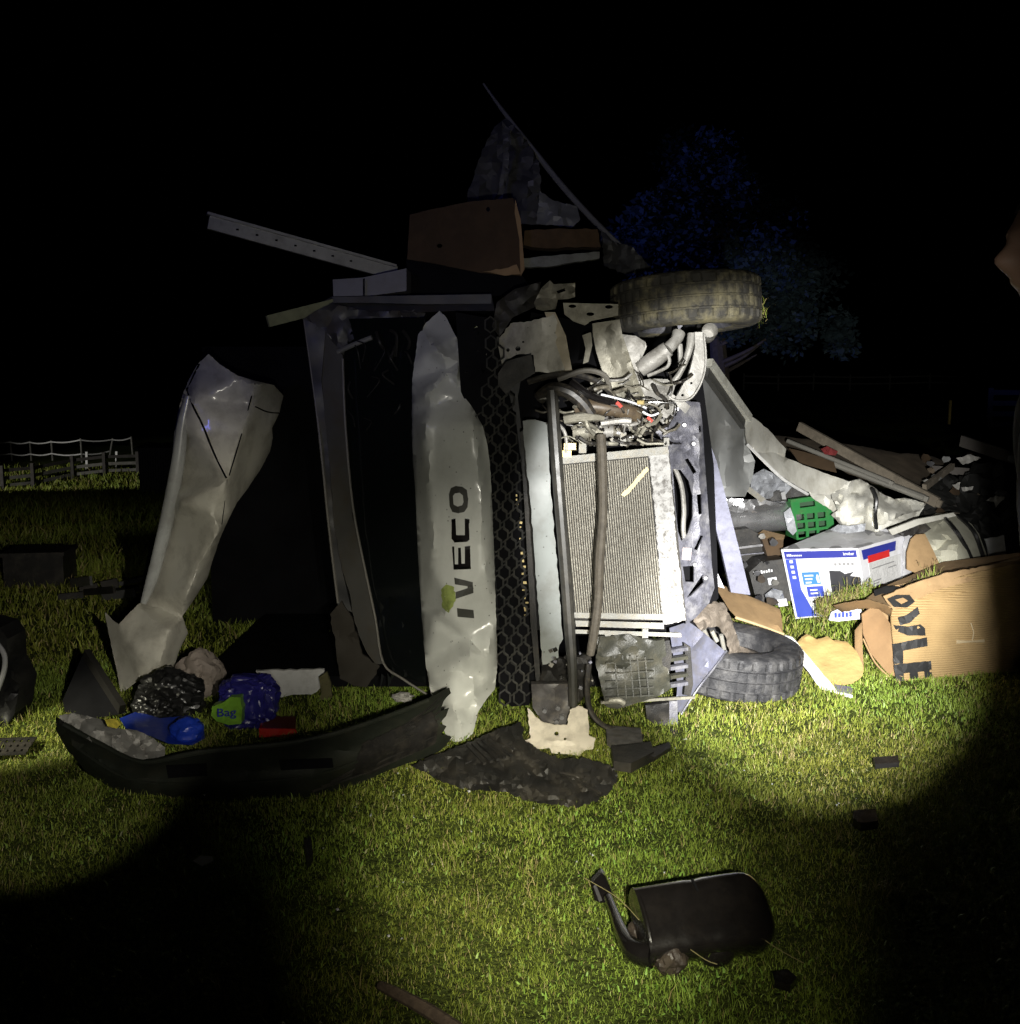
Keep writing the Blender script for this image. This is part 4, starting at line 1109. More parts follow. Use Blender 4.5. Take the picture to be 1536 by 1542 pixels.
fr = thing('bumper_fragment', G(780, 1195), 'flattened dusty black bumper underside below the white hood', 'bumper')
frD = make_depth([(620, 1152, 3.93), (660, 1175, 3.86), (700, 1188, 3.78), (800, 1206, 3.67), (870, 1214, 3.62), (930, 1178, 3.80), (700, 1120, 4.10), (785, 1090, 4.26), (830, 1140, 3.98), (920, 1155, 3.90), (760, 1140, 3.93)], (0.055, 22),
                 creases=[(690, 1150, 860, 1205, 9, -0.03), (740, 1110, 830, 1180, 8, .03), (820, 1150, 880, 1212, 7, -.03)], seed=3)
plate('fragment_skin', [(618, 1153), (660, 1136), (690, 1124), (720, 1112), (752, 1098), (785, 1088), (790, 1115), (815, 1132), (845, 1145), (880, 1142), (905, 1148), (926, 1158), (930, 1175), (918, 1192), (902, 1205), (870, 1216), (830, 1212), (800, 1207), (760, 1192), (720, 1190), (690, 1186), (660, 1174), (640, 1162)],
      frD, 0.008, dusty_plastic, fr, grid=6, jag=2.2, angle=20)
for k in range(5):
    MB().bar(W(704 + 8 * k, 1122 - 2 * k, frD(704 + 8 * k, 1122) - .01), W(730 + 10 * k, 1150 - 3 * k, frD(730 + 10 * k, 1150) - .01), 0.010, 0.014).build('rib', black_plastic, fr)
for (x1, y1, x2, y2) in ((690, 1160, 800, 1195), (760, 1120, 840, 1165), (700, 1150, 770, 1118), (850, 1160, 905, 1195), (800, 1150, 880, 1170)):
    MB().tube([W(x1, y1, frD(x1, y1) - .006), W((x1 + x2) / 2, (y1 + y2) / 2 + 2, frD((x1 + x2) / 2, (y1 + y2) / 2) - .010), W(x2, y2, frD(x2, y2) - .006)], 0.006, 6).build('rib', black_plastic, fr, True)
def flatbit(name, pts, z, th, mat, label, cat='fragment', group=None, tilt=None):
    ps = [G(x, y, (z if not tilt else tilt[i]) + .018) for i, (x, y) in enumerate(pts)]
    n = len(ps)
    mb = MB().add([p + Vector((0, 0, th)) for p in ps] + ps, [tuple(range(n)), tuple(range(2 * n - 1, n - 1, -1))] + [(i, i + n, (i + 1) % n + n, (i + 1) % n) for i in range(n)])
    return tag(mb.build(name, mat), label, cat, group)
flatbit('plastic_fragment', [(912, 1102), (965, 1106), (968, 1130), (930, 1134), (914, 1122)], 0.02, 0.03, M('grey_scuffed_plastic', (0.13, 0.125, 0.12), 0.6, 0, 0.4, 25, MUD, .5, 20, .4, 50), 'scuffed grey plastic shell below the battery tray')
flatbit('plastic_fragment', [(920, 1136), (980, 1130), (984, 1146), (950, 1164), (924, 1160)], 0.01, 0.04, dusty_plastic, 'dusty black plastic lump at the end of the flattened bumper')
flatbit('plastic_fragment', [(968, 1136), (1008, 1122), (1010, 1130), (985, 1146)], 0.03, 0.015, black_plastic, 'thin black plastic strip pointing to the lone lamp shell')
lam = thing('lamp_shell', G(1016, 1118), 'small black lamp shell with white edge below the tyre', 'fragment')
plate('shell', [(998, 1106), (1014, 1100), (1030, 1106), (1037, 1114), (1030, 1122), (1006, 1126), (998, 1118)], make_depth([(998, 1106, 4.52), (1030, 1106, 4.52), (1010, 1126, 4.42), (1016, 1112, 4.40)], (.01, 12)), 0.03, black_plastic, lam, grid=6)
plate('reflector', [(1010, 1122), (1034, 1112), (1037, 1117), (1014, 1127)], 4.39, 0.01, print_white, lam, grid=0)
cp = thing('broken_casing', G(1060, 1150), 'small broken black casing with silver insert on bright grass', 'fragment')
plate('casing', [(1044, 1140), (1072, 1142), (1074, 1156), (1046, 1156)], make_depth([(1044, 1140, 4.26), (1074, 1142, 4.26), (1046, 1156, 4.16)]), 0.03, black_plastic, cp, grid=8)
plate('insert', [(1048, 1147), (1068, 1149), (1069, 1153), (1049, 1152)], 4.155, 0.01, steel, cp, grid=0)
flatbit('plastic_fragment', [(1314, 1147), (1352, 1145), (1354, 1155), (1318, 1158)], 0.025, 0.02, black_plastic, 'flat black plastic shard at the edge of the lit grass')
flatbit('plastic_fragment', [(1284, 1232), (1318, 1230), (1322, 1248), (1296, 1252), (1284, 1244)], 0.02, 0.03, gloss_black, 'square black plastic shard on dim grass above the mirror')
flatbit('plastic_fragment', [(1162, 1474), (1186, 1470), (1200, 1482), (1190, 1494), (1166, 1488)], 0.01, 0.02, gloss_black, 'small glossy black shard just below the wing mirror')
flatbit('plastic_fragment', [(458, 1274), (468, 1270), (472, 1296), (462, 1310)], 0.01, 0.025, black_plastic, 'narrow dark shard standing in the grass below the bumper')
flatbit('white_scrap', [(290, 1298), (302, 1290), (320, 1291), (322, 1298), (304, 1306)], 0.025, 0.004, print_grey, 'small pale leaf shaped scrap in the dark grass', 'scrap')
for i, (x, y) in enumerate(((706, 1192), (595, 1050), (508, 1370), (585, 1410))):
    if i == 1:
        tag(blob('tissue', W(606, 1050, 4.75), (0.05, 0.04, 0.025), fabric_grey, None, 0.5, 3, 3, 4), 'crumpled pale tissue on the grass beside the hood', 'tissue')
    else:
        flatbit('white_scrap', [(x - 2, y - .5), (x + 1.5, y - 1.4), (x + 2.4, y + .4), (x - .6, y + 1.4)], 0.022, 0.003, print_white, ('tiny white chip at the edge of the flattened bumper', None, 'tiny white petal among grass left of the wing mirror', 'tiny pale chip in grass above the broken stick')[i], 'scrap')
stk = thing('broken_stick', G(640, 1520), 'muddy broken stick lying in the grass at the bottom', 'stick')
MB().tube([G(572, 1484, .025), G(605, 1500, .03), G(650, 1525, .03), G(705, 1560, .025)], [0.012, 0.016, 0.018, 0.016], 8).build('bark_length', M('muddy_stick', (0.10, 0.07, 0.05), 0.85, 0, .3, 30, (0.03, .02, .015), .6, 25, .5, 50), stk, True)

# ------------------------------------------------------------------ wing mirror in the foreground
mir = thing('wing_mirror', G(1050, 1440), 'glossy black wing mirror torn off and lying on the grass', 'mirror')
A = G(962, 1395, 0.10)
B = G(1158, 1372, 0.10)
ax = (B - A)
Lm = ax.length
ax.normalize()
sd = Vector((0, 0, 1)).cross(ax)          # away from camera
tiltv = (sd * 0.80 + Vector((0, 0, 1)) * 0.60).normalized()
nrm = ax.cross(tiltv)
if nrm.z < 0:
    nrm = -nrm
mb = MB()
rows = 26
nn = 32
us = [0, 0.0, 0.01] + list(np.linspace(0.03, 0.78, 12)) + [0.84, 0.89, 0.93, 0.96, 0.98, 0.992, 1.0]
for i, u in enumerate(us):
    k = 1.0 if u < 0.78 else max(0.02, (1 - ((u - 0.78) / 0.22) ** 2.6)) ** 0.5
    if i == 0:
        k = 0.86
    g = 0.97 if 0.40 < u < 0.45 else 1.0
    for j in range(nn):
        a = 2 * math.pi * j / nn
        c, s_ = math.cos(a), math.sin(a)
        e = 0.55
        wy = abs(c) ** e * (1 if c > 0 else -1)
        wz = abs(s_) ** e * (1 if s_ > 0 else -1)
        wid = (0.100 + 0.012 * u) * k * g
        hei = (0.052 + 0.020 * math.sin(u * 2.2)) * k * g
        mb.v.append(A + ax * (u * Lm) + tiltv * (wy * wid) + nrm * (wz * hei * (1.0 if wz > 0 else 0.75)))
for i in range(len(us) - 1):
    for j in range(nn):
        a, b = i * nn + j, i * nn + (j + 1) % nn
        mb.f.append((a, b, b + nn, a + nn))
mb.f.append(tuple(range(nn))[::-1])
mb.f.append(tuple((len(us) - 1) * nn + j for j in range(nn)))
mb.build('housing', gloss_black, mir, True, 40)
MB().tube([A + ax * (Lm * 0.02) + tiltv * (0.100 * math.cos(t)) * 1.02 + nrm * (0.056 * math.sin(t)) for t in np.linspace(-1.2, 3.6, 14)], 0.007, 8, 2).build('housing_rim', gloss_black, mir, True)
q = A + ax * (Lm * 0.43) + nrm * 0.062
MB().bar(q + tiltv * 0.09, q + tiltv * 0.03 + ax * 0.010, 0.006, 0.006, nrm).build('seam_notch', interior, mir)
MB().tube([G(916, 1352, .05), G(926, 1378, .05), G(938, 1408, .05), G(956, 1432, .05), G(982, 1438, .055)], [0.014, 0.016, 0.022, 0.032, 0.036], 12).build('arm', gloss_black, mir, True)
plate('foot', [(891, 1330), (906, 1314), (912, 1320), (926, 1354), (908, 1360), (896, 1356)], make_depth([(891, 1330, 2.98), (906, 1314, 3.02), (910, 1358, 2.92)]), 0.03, gloss_black, mir, grid=8)
plate('foot_edge', [(894, 1336), (898, 1334), (907, 1356), (902, 1358)], make_depth([(891, 1330, 2.965), (906, 1314, 3.005), (910, 1358, 2.905)]), 0.008, steel, mir, grid=0)
blob('pivot', G(1008, 1440, 0.045), (0.050, 0.048, 0.050), M('muddy_pivot', (0.035, 0.027, 0.022), .45, 0, .3, 30, (0.10, .08, .055), .5, 25, .4, 40), mir, 0.22, 1.6, 4, 8, False)
blob('lower_lobe', G(1078, 1428, 0.04), (0.060, 0.05, 0.05), gloss_black, mir, 0.08, 1.2, 4, 3, False)
blob('motor_cover', G(985, 1405, 0.05), (0.075, 0.05, 0.045), M('muddy_pivot', (0.05, 0.038, 0.03)), mir, 0.12, 1.5, 4, 5, False)
for k, p in enumerate(([(880, 1322), (930, 1352), (962, 1385)], [(1130, 1400), (1170, 1428), (1210, 1450)], [(1040, 1430), (1064, 1446), (1080, 1452)])):
    tag(MB().tube([G(x, y, .12 - .04 * (k == 1)) for x, y in p], 0.0013, 5).build('grass_stalk', M('straw', (.25, .22, .10), .6), None, True),
        ('dry grass stalk across the mirror foot', 'dry grass stalk leaning off the rounded end of the mirror', 'dry grass stalk between the mirror lobes')[k], 'stalk')

mb = MB()
for k in range(150):
    x, y = random.gauss(800, 260), 1120 + abs(random.gauss(0, 110))
    p = G(x, y, .028)
    a_ = random.uniform(0, 6.28)
    r_ = random.uniform(.002, .006)
    mb.add([p + Vector((r_ * math.cos(a_ + t), r_ * math.sin(a_ + t), random.uniform(0, .006))) for t in (0, 2.1, 4.2)], [(0, 1, 2)])
ch = mb.build('glass_chips', M('glass_chip', (.45, .47, .45), .15))
ch['kind'] = 'stuff'
ch['label'] = 'tiny pale glass and plastic chips scattered on the grass'
# ------------------------------------------------------------------ belongings spilled on the left
tag(blob('bin_bag', W(258, 1048, 4.75), (0.17, 0.13, 0.13), bag_black, None, 0.28, 1.7, 5, 2, True), 'crumpled shiny black bin bag below the peeled roof', 'bag')
tag(blob('bin_bag', W(232, 1070, 4.60), (0.10, 0.10, 0.09), bag_black, None, 0.28, 1.9, 5, 7, True), 'smaller black bag lying on blue plastic', 'bag')
bb = thing('shopping_bag', G(366, 1104), 'stuffed blue plastic bag with green printed patch and white top', 'bag')
ctr = G(366, 1104) + Vector((0, 0.10, 0.12))
bm_ = bmesh.new()
bmesh.ops.create_icosphere(bm_, subdivisions=5, radius=1)
vs = []
for v in bm_.verts:
    p = v.co
    k = 1 + 0.18 * (mnoise.noise(p * 2.2) - abs(mnoise.noise(p * 4.1)) + 0.5 * mnoise.noise(p * 8))
    ex = lambda t, e: math.copysign(abs(t) ** e, t)
    vs.append(ctr + Vector((ex(p.x, .7) * 0.135 * k, ex(p.y, .7) * 0.10 * k, ex(p.z, .65) * 0.125 * (1 + .5 * (k - 1)))))
fs = [tuple(v.index for v in f.verts) for f in bm_.faces]
bm_.free()
link('bag_body', vs, fs, bag_blue, bb, True, 30)
pD = make_depth([(316, 1070, 4.555), (362, 1058, 4.535), (318, 1095, 4.535), (362, 1092, 4.525)], (0.006, 20), seed=2)
patch = plate('printed_patch', [(319, 1064), (336, 1058), (346, 1050), (362, 1050), (363, 1062), (365, 1066), (363, 1090), (345, 1092), (326, 1086), (318, 1078)], lambda x, y: pD(x, y) - 0.10, 0.06, bag_green, bb, grid=7)
qd = Quad(W(322, 1086, 4.415), W(362, 1084, 4.405), W(362, 1062, 4.415), W(322, 1064, 4.425))
qd.text('lettering', 'Bag', 0.14, 0.30, 0.55, print_deep, patch, 0.004, 0.01, fit=0.72)
plate('bag_mouth', [(354, 1026), (360, 1021), (396, 1020), (400, 1028), (380, 1032), (356, 1032)], make_depth(4.66, (.02, 12)), 0.01, fabric_grey, bb, grid=6)
MB().tube([W(402, 1036, 4.7), W(412, 1038, 4.69), W(420, 1032, 4.7)], 0.006, 6).build('handle', bag_black, bb, True)
rb = thing('red_box', G(418, 1120), 'open glossy red plastic box beside the blue bag', 'box')
for nm, pl, dd in (('front', [(390, 1097), (444, 1098), (447, 1104), (438, 1119), (400, 1122), (391, 1117)], make_depth([(390, 1097, 4.44), (446, 1099, 4.44), (400, 1121, 4.41)])),
                   ('lid', [(392, 1080), (444, 1080), (445, 1097), (391, 1096)], make_depth([(392, 1080, 4.58), (444, 1080, 4.58), (391, 1096, 4.47)]))):
    plate(nm, pl, dd, 0.012, red_plastic if nm == 'front' else M('dark_red_plastic', (.10, .025, .02), .3), rb, grid=12)
sdv = [W(391, 1117, 4.42), W(391, 1097, 4.45), W(394, 1084, 4.56), W(396, 1104, 4.60)]
MB().add(sdv + [p + Vector((.008, 0, 0)) for p in sdv], [(0, 1, 2, 3), (7, 6, 5, 4), (0, 4, 5, 1), (1, 5, 6, 2), (2, 6, 7, 3), (3, 7, 4, 0)]).build('side', red_plastic, rb)
tag(plate('white_board', [(385, 1010), (488, 1008), (490, 1030), (470, 1046), (440, 1046), (425, 1050), (400, 1046)], make_depth([(385, 1010, 5.05), (488, 1010, 5.1), (425, 1050, 4.98)]), 0.02, white_board, None, grid=14, jag=1), 'broken white board behind the blue bag', 'board')
tag(blob('stone_grey_sack', W(302, 1020, 5.05), (0.13, 0.10, 0.14), M('dirty_sack', (.26, .22, .19), .8, 0, .2, 9, MUD, .5, 9), None, .25, 1.8, 4, 9), 'dirty beige sack slumped behind the black bin bag', 'sack')
tag(plate('blue_sheet', [(180, 1082), (205, 1072), (240, 1082), (285, 1078), (305, 1090), (308, 1112), (290, 1122), (255, 1120), (215, 1104), (190, 1098)], make_depth([(180, 1082, 4.45), (305, 1090, 4.40), (215, 1104, 4.2), (290, 1122, 4.15)], (.05, 26), seed=3), 0.006, sheet_blue, None, grid=7), 'crumpled bright blue plastic sheet tucked behind the bumper', 'sheet')
tag(blob('blue_bag', W(282, 1100, 4.22), (0.075, 0.06, 0.055), sheet_blue, None, .2, 1.6, 4, 3), 'rounded blue plastic bundle beside the blue sheet', 'bag')
tag(plate('crumpled_paper', [(88, 1078), (110, 1074), (135, 1080), (160, 1086), (180, 1098), (205, 1100), (230, 1112), (248, 1126), (246, 1146), (225, 1142), (200, 1148), (175, 1142), (150, 1125), (120, 1105), (96, 1092)], make_depth([(88, 1078, 4.06), (160, 1086, 4.16), (248, 1126, 4.02), (200, 1148, 3.93), (120, 1105, 3.97)], (.10, 24), seed=6), 0.006, fabric_grey, None, grid=6, jag=1), 'crumpled pale grey wrapping heaped inside the bumper end', 'wrapping')
tag(plate('yellow_label', [(158, 1084), (172, 1082), (182, 1090), (176, 1097), (162, 1094)], 4.0, 0.008, M('yellow_print', (.5, .42, .05), .5, 0, .4, 60), None, grid=6), 'small yellow printed label on the grey wrapping', 'label')
wd = thing('wedge_board', G(150, 1090), 'dark wedge shaped board leaning beside the peeled roof', 'board')
plate('face', [(94, 1055), (128, 978), (136, 986), (160, 1030), (190, 1074), (140, 1082), (98, 1072)], make_depth([(94, 1055, 4.75), (128, 978, 4.95), (190, 1074, 4.65)], (.02, 30)), 0.01, interior, wd, grid=10)
MB().bar(W(130, 984, 4.92), W(184, 1068, 4.64), 0.05, 0.03).build('edge_strip', M('dark_strip', (.016, .015, .014), .6, spec=.2), wd)
dk = thing('black_holdall', G(-30, 1105), 'black padded bag at the edge of the bright lit grass', 'bag')
plate('side', [(-60, 930), (0, 945), (12, 962), (14, 1000), (30, 1030), (22, 1075), (4, 1104), (-60, 1110)], make_depth([(-60, 950, 4.7), (14, 1000, 4.75), (4, 1104, 4.55)], (.06, 40), seed=5), 0.18, bag_black, dk, grid=12)
MB().tube([W(-8, 965, 4.68), W(6, 985, 4.66), W(6, 1010, 4.64), W(-4, 1040, 4.62)], .012, 8).build('highlight_tube', M('highlight_grey', (.35, .35, .36), .3), dk, True)  # pale tube paints the grey highlight on the bag
gt = thing('plastic_grate', G(22, 1124), 'small black slotted grate on brightly lit grass', 'grate')
for k in range(7):
    MB().bar(G(-14 + 11 * k, 1114 - k * .5, .03), G(-28 + 11 * k, 1137 - k, .03), 0.008, 0.02).build('grate_bar', black_plastic, gt)
for k in range(4):
    MB().bar(G(-16 - 5 * k, 1114 + 7.5 * k, .032), G(52 - 4 * k, 1112 + 7.2 * k, .032), 0.008, 0.02).build('grate_bar', black_plastic, gt)
tag(plate('torn_paper', [(34, 1022), (44, 1018), (46, 1030), (52, 1036), (48, 1042), (34, 1044)], make_depth([(34, 1022, 5.25), (52, 1036, 5.1), (34, 1044, 5.05)], (.02, 12)), .004, fabric_grey, None, grid=5), 'torn pale scrap of paper on grass by the black bag', 'scrap')
tag(plate('olive_foam', [(480, 1020), (492, 1012), (498, 1030), (500, 1050), (488, 1062), (480, 1080), (476, 1060), (484, 1045)], make_depth(4.95, (.03, 16)), .02, M('olive_foam', (.12, .11, .05), .9), None, grid=6), 'torn olive foam strip hanging by the white board', 'foam')
# dark crates and rubble in the field on the left
bx = thing('dark_crate', G(45, 885), 'dark crate standing alone in the meadow', 'crate')
c0 = G(45, 885)
MB().box(c0 + Vector((0, .2, .12)), (.44, .36, .24), Matrix.Rotation(R(8), 3, 'Z')).build('crate_body', black_plastic, bx)
MB().box(c0 + Vector((0, .2, .255)), (.47, .39, .03), Matrix.Rotation(R(8), 3, 'Z')).build('crate_rim', black_plastic, bx)
for k in range(9):
    x, y = random.uniform(70, 235), random.uniform(872, 920)
    a = random.uniform(-.3, .3)
    l = random.uniform(20, 55)
    tag(MB().bar(G(x, y, .04), G(x + l, y - l * .3 * random.random(), random.uniform(.04, .14)), random.uniform(.03, .08), .02).build('dark_lath', (dark_wood, black_plastic, M('glossy_lath', (.10, .10, .10), .3))[k % 3]), ('dark wooden lath strewn behind the peeled roof', 'black plastic lath strewn behind the peeled roof', 'shiny grey lath strewn behind the peeled roof')[k % 3], 'lath', 'broken laths behind the peeled roof')

# ------------------------------------------------------------------ debris lying on top of the wreck
bm1 = thing('aluminium_beam', W(560, 402, 5.35), 'long aluminium beam jutting out from the top of the wreck', 'beam')
a_, b_ = W(314, 334, 5.05), W(596, 412, 5.40)
MB().bar(a_, b_, 0.068, 0.03).build('web', M('dull_aluminium', (.38, .38, .36), .4, .5, .12, 8, (.12, .12, .10), .35, 14), bm1)
MB().bar(a_ + Vector((0, -.02, .036)), b_ + Vector((0, -.02, .036)), 0.012, 0.05).build('flange', M('dull_aluminium', (.4, .4, .38)), bm1)
for k in range(7):
    p = a_.lerp(b_, .15 + .1 * k) + Vector((0, -.017, 0))
    MB().box(p, (.012, .006, .008)).build('rivet', interior, bm1)
wp = thing('white_panel_strip', W(555, 445, 5.2), 'white foam panel strip on top beneath the long beam', 'board')
plate('strip_face', [(501, 421), (546, 418), (612, 404), (612, 438), (560, 445), (502, 446)], make_depth([(501, 421, 5.1), (612, 420, 5.15), (502, 446, 5.08)]), 0.5, M('pale_panel', (.20, .20, .22), .5, 0, .06, 8, MUD, .2, 10), wp, grid=30)
MB().bar(W(548, 420, 5.085), W(548, 445, 5.07), .008, .01, (1, 0, 0)).build('joint', interior, wp)
tag(MB().bar(W(403, 484, 5.0), W(505, 458, 5.15), .055, .03).build('green_plank', M('mossy_plank', (.22, .23, .12), .8, 0, .2, 12, MUD, .4, 14)), 'short mossy plank sticking out over the windscreen frame', 'plank')
cb = thing('cardboard_sheet', W(700, 420, 5.3), 'large brown cardboard sheet standing on top of the wreck', 'cardboard')
cbD = make_depth([(617, 322, 5.45), (773, 298, 5.25), (612, 440, 5.35), (786, 412, 5.12)], (.01, 60))
plate('sheet', [(617, 323), (660, 313), (710, 303), (773, 298), (778, 320), (783, 345), (788, 405), (783, 415), (726, 411), (690, 404), (650, 396), (613, 390)], cbD, .02, card_dark, cb, grid=16, holes=[circ(735, 315, 3, 4, 6), circ(662, 370, 4.5, 3.5, 6)], jag=.5)
plate('dark_fill', [(612, 388), (650, 394), (726, 410), (786, 414), (800, 436), (790, 446), (612, 444)], lambda x, y: cbD(x, y) + .03, .03, interior, cb, grid=16)  # dark plate filling the area below the sheet's diagonal edge
plate('folded_edge', [(776, 300), (784, 330), (790, 405), (784, 416), (782, 360), (775, 320)], lambda x, y: cbD(x, y) - .02, .02, card, cb, grid=12)
plate('torn_lip', [(726, 409), (760, 404), (778, 398), (784, 413), (760, 415)], lambda x, y: cbD(x, y) - .03, .012, card, cb, grid=10, jag=1)
tag(plate('wood_block', [(790, 347), (840, 344), (900, 345), (905, 372), (860, 372), (830, 374), (800, 372), (788, 368)], make_depth([(790, 347, 5.35), (900, 345, 5.45), (800, 372, 5.33)], (.01, 20)), .12, M('brown_wood', (.085, .05, .022), .8, 0, .25, 20, (.08, .05, .03), .4, 15), None, grid=14, jag=1), 'broken brown wooden board beside the cardboard sheet', 'board')
tag(plate('white_batten', [(788, 389), (840, 384), (903, 379), (903, 389), (850, 397), (820, 402), (788, 402)], make_depth([(788, 389, 5.25), (903, 379, 5.4), (820, 402, 5.25)]), .06, M('dull_white_batten', (.30, .31, .28), .6, 0, .1, 12, MUD, .4, 20), None, grid=14, jag=.8), 'dull white batten under the brown wooden board', 'batten')
ms = thing('bent_rail', W(930, 368, 6.0), 'thin bent metal rail rising to a point above the wreck', 'rail')
MB().tube([W(728, 126, 6.35), W(742, 146, 6.33), W(758, 168, 6.3), W(800, 222, 6.25), W(850, 284, 6.15), W(900, 338, 6.05), W(934, 370, 6.0)], [.006, .008, .012, .016, .018, .017, .014], 8).build('rail', M('rail_metal', (.28, .28, .28), .45, .4, .2, 6), ms, True)
tp = thing('torn_tarpaulin', W(780, 340, 6.2), 'torn dark tarpaulin hanging from the bent rail', 'tarpaulin')
plate('hanging_sheet', [(745, 190), (762, 178), (775, 190), (800, 222), (812, 244), (816, 300), (812, 338), (780, 336), (745, 330), (700, 325), (704, 290), (725, 230)],
      make_depth([(762, 180, 6.25), (700, 310, 6.2), (815, 300, 6.05), (780, 330, 6.1)], (.22, 40), seed=4), .006, M('sheer_tarpaulin', (.10, .10, .105), .4, 0, .4, 5), tp, grid=9, jag=1.5)
plate('fold', [(756, 182), (768, 196), (766, 260), (756, 300), (748, 300), (758, 240)], make_depth(5.95, (.08, 20), seed=5), .006, tarp_dark, tp, grid=7)
plate('loose_flap', [(813, 287), (830, 300), (845, 305), (868, 310), (874, 330), (862, 342), (808, 337)], make_depth([(813, 287, 6.0), (870, 312, 6.05), (808, 337, 5.9)], (.07, 26), seed=6), .006, tarp_grey, tp, grid=7, jag=1)
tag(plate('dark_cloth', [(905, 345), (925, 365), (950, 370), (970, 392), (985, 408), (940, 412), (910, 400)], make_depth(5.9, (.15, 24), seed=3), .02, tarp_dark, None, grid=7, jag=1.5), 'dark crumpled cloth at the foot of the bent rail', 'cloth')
tag(MB().tube([W(980, 415, 5.35), W(1040, 410, 5.4), W(1096, 404, 5.5)], .010, 6).build('thin_rod', M('dark_rod', (.12, .12, .12), .4), None, True), 'thin dark rod lying just above the upper tyre', 'rod')

# ------------------------------------------------------------------ box body wreckage and cargo on the right
bd = thing('collapsed_side_wall', W(1100, 750, 6.0), 'collapsed grey and white side wall sloping down behind the suspension', 'wall panel')
plate('grey_liner', [(1052, 560), (1064, 556), (1092, 592), (1121, 632), (1126, 672), (1137, 694), (1134, 715), (1130, 730), (1122, 748), (1092, 748), (1072, 700), (1058, 620)],
      make_depth([(1058, 560, 5.55), (1121, 636, 6.1), (1137, 694, 6.2), (1122, 748, 5.9), (1092, 748, 5.8), (1060, 640, 5.6), (1090, 660, 6.0)], (.02, 50), creases=[(1100, 640, 1096, 730, 16, -.10), (1120, 660, 1126, 740, 10, .08)], seed=3), .02, tarp_grey, bd, grid=9)
MB().bar(W(1066, 546, 5.5), W(1126, 630, 6.05), .045, .05).build('edge_beam', M('pale_edge_beam', (.50, .50, .44), .5, 0, .1, 12, MUD, .4, 16), bd)
MB().bar(W(1063, 560, 5.5), W(1120, 640, 6.04), .05, .03).build('dark_rail', M('dark_rail_metal', (.05, .05, .045), .6), bd)
for k in range(5):
    MB().box(W(1070 + 11 * k, 545 + 16 * k, 5.52 + .1 * k), (.03, .03, .02), Matrix.Rotation(R(40), 3, 'Y')).build('clip', tank_mat, bd)
plate('white_skin', [(1124, 622), (1142, 634), (1159, 649), (1172, 664), (1184, 676), (1182, 688), (1205, 698), (1240, 712), (1278, 725), (1262, 738), (1250, 745), (1230, 743), (1214, 740), (1176, 717), (1150, 692), (1137, 680), (1126, 668), (1121, 640)],
      make_depth([(1124, 622, 6.05), (1184, 676, 6.5), (1137, 680, 6.1), (1278, 725, 6.9), (1214, 740, 6.6), (1176, 717, 6.3)], (.03, 40), creases=[(1130, 675, 1182, 688, 6, .05)], seed=5), .02, tarp_white, bd, grid=9, jag=.6)
MB().tube([W(1126, 670, 6.0), W(1150, 694, 6.1), W(1180, 722, 6.25), W(1216, 744, 6.5)], .010, 6).build('skin_edge', white_board, bd, True)
lb = thing('steel_strut', W(1115, 893, 5.5), 'pale lavender steel strut leaning down behind the slotted crossmember', 'strut')
plate('strut_face', [(1054, 618), (1060, 632), (1066, 660), (1079, 694), (1094, 752), (1113, 826), (1130, 896), (1101, 892), (1086, 826), (1068, 757), (1059, 700), (1056, 664)], make_depth([(1056, 620, 5.2), (1130, 896, 5.5), (1101, 892, 5.5), (1060, 700, 5.25)]), .04, lav_metal, lb, grid=16)
rl = thing('foil_roll', W(1140, 800, 7.3), 'shiny silver foil roll beside the green crate', 'roll')
MB().tube([W(1088, 786, 7.2), W(1120, 782, 7.25), W(1160, 778, 7.3), W(1194, 776, 7.35)], [.10, .115, .11, .105], 20).build('roll_body', film, rl, True)
plate('loose_foil', [(1092, 748), (1120, 752), (1150, 752), (1180, 760), (1150, 772), (1110, 772), (1094, 768)], make_depth(7.1, (.10, 30), seed=3), .006, film, rl, grid=8)
tag(plate('clear_film', [(1132, 716), (1150, 706), (1172, 716), (1192, 734), (1180, 748), (1150, 752), (1130, 740)], make_depth(7.4, (.16, 20), seed=8), .01, plastic_film, None, grid=6), 'crumpled clear plastic film above the foil roll', 'film')
tag(plate('metal_offcut', [(1120, 736), (1128, 732), (1154, 752), (1146, 756)], make_depth([(1120, 736, 6.6), (1154, 752, 6.7), (1128, 732, 6.6)]), .02, tank_mat, None, grid=10), 'bright metal offcut between grey liner and film', 'offcut')
ds_ = thing('black_suitcase', W(1180, 752, 7.4), 'flat black case lying behind the green crate', 'case')
plate('case_body', [(1154, 744), (1200, 730), (1212, 738), (1228, 752), (1180, 760), (1156, 756)], make_depth(7.45, (.03, 20)), .25, black_plastic, ds_, grid=10)
plate('case_tag', [(1176, 742), (1182, 740), (1184, 752), (1178, 752)], 7.40, .01, print_grey, ds_, grid=0)
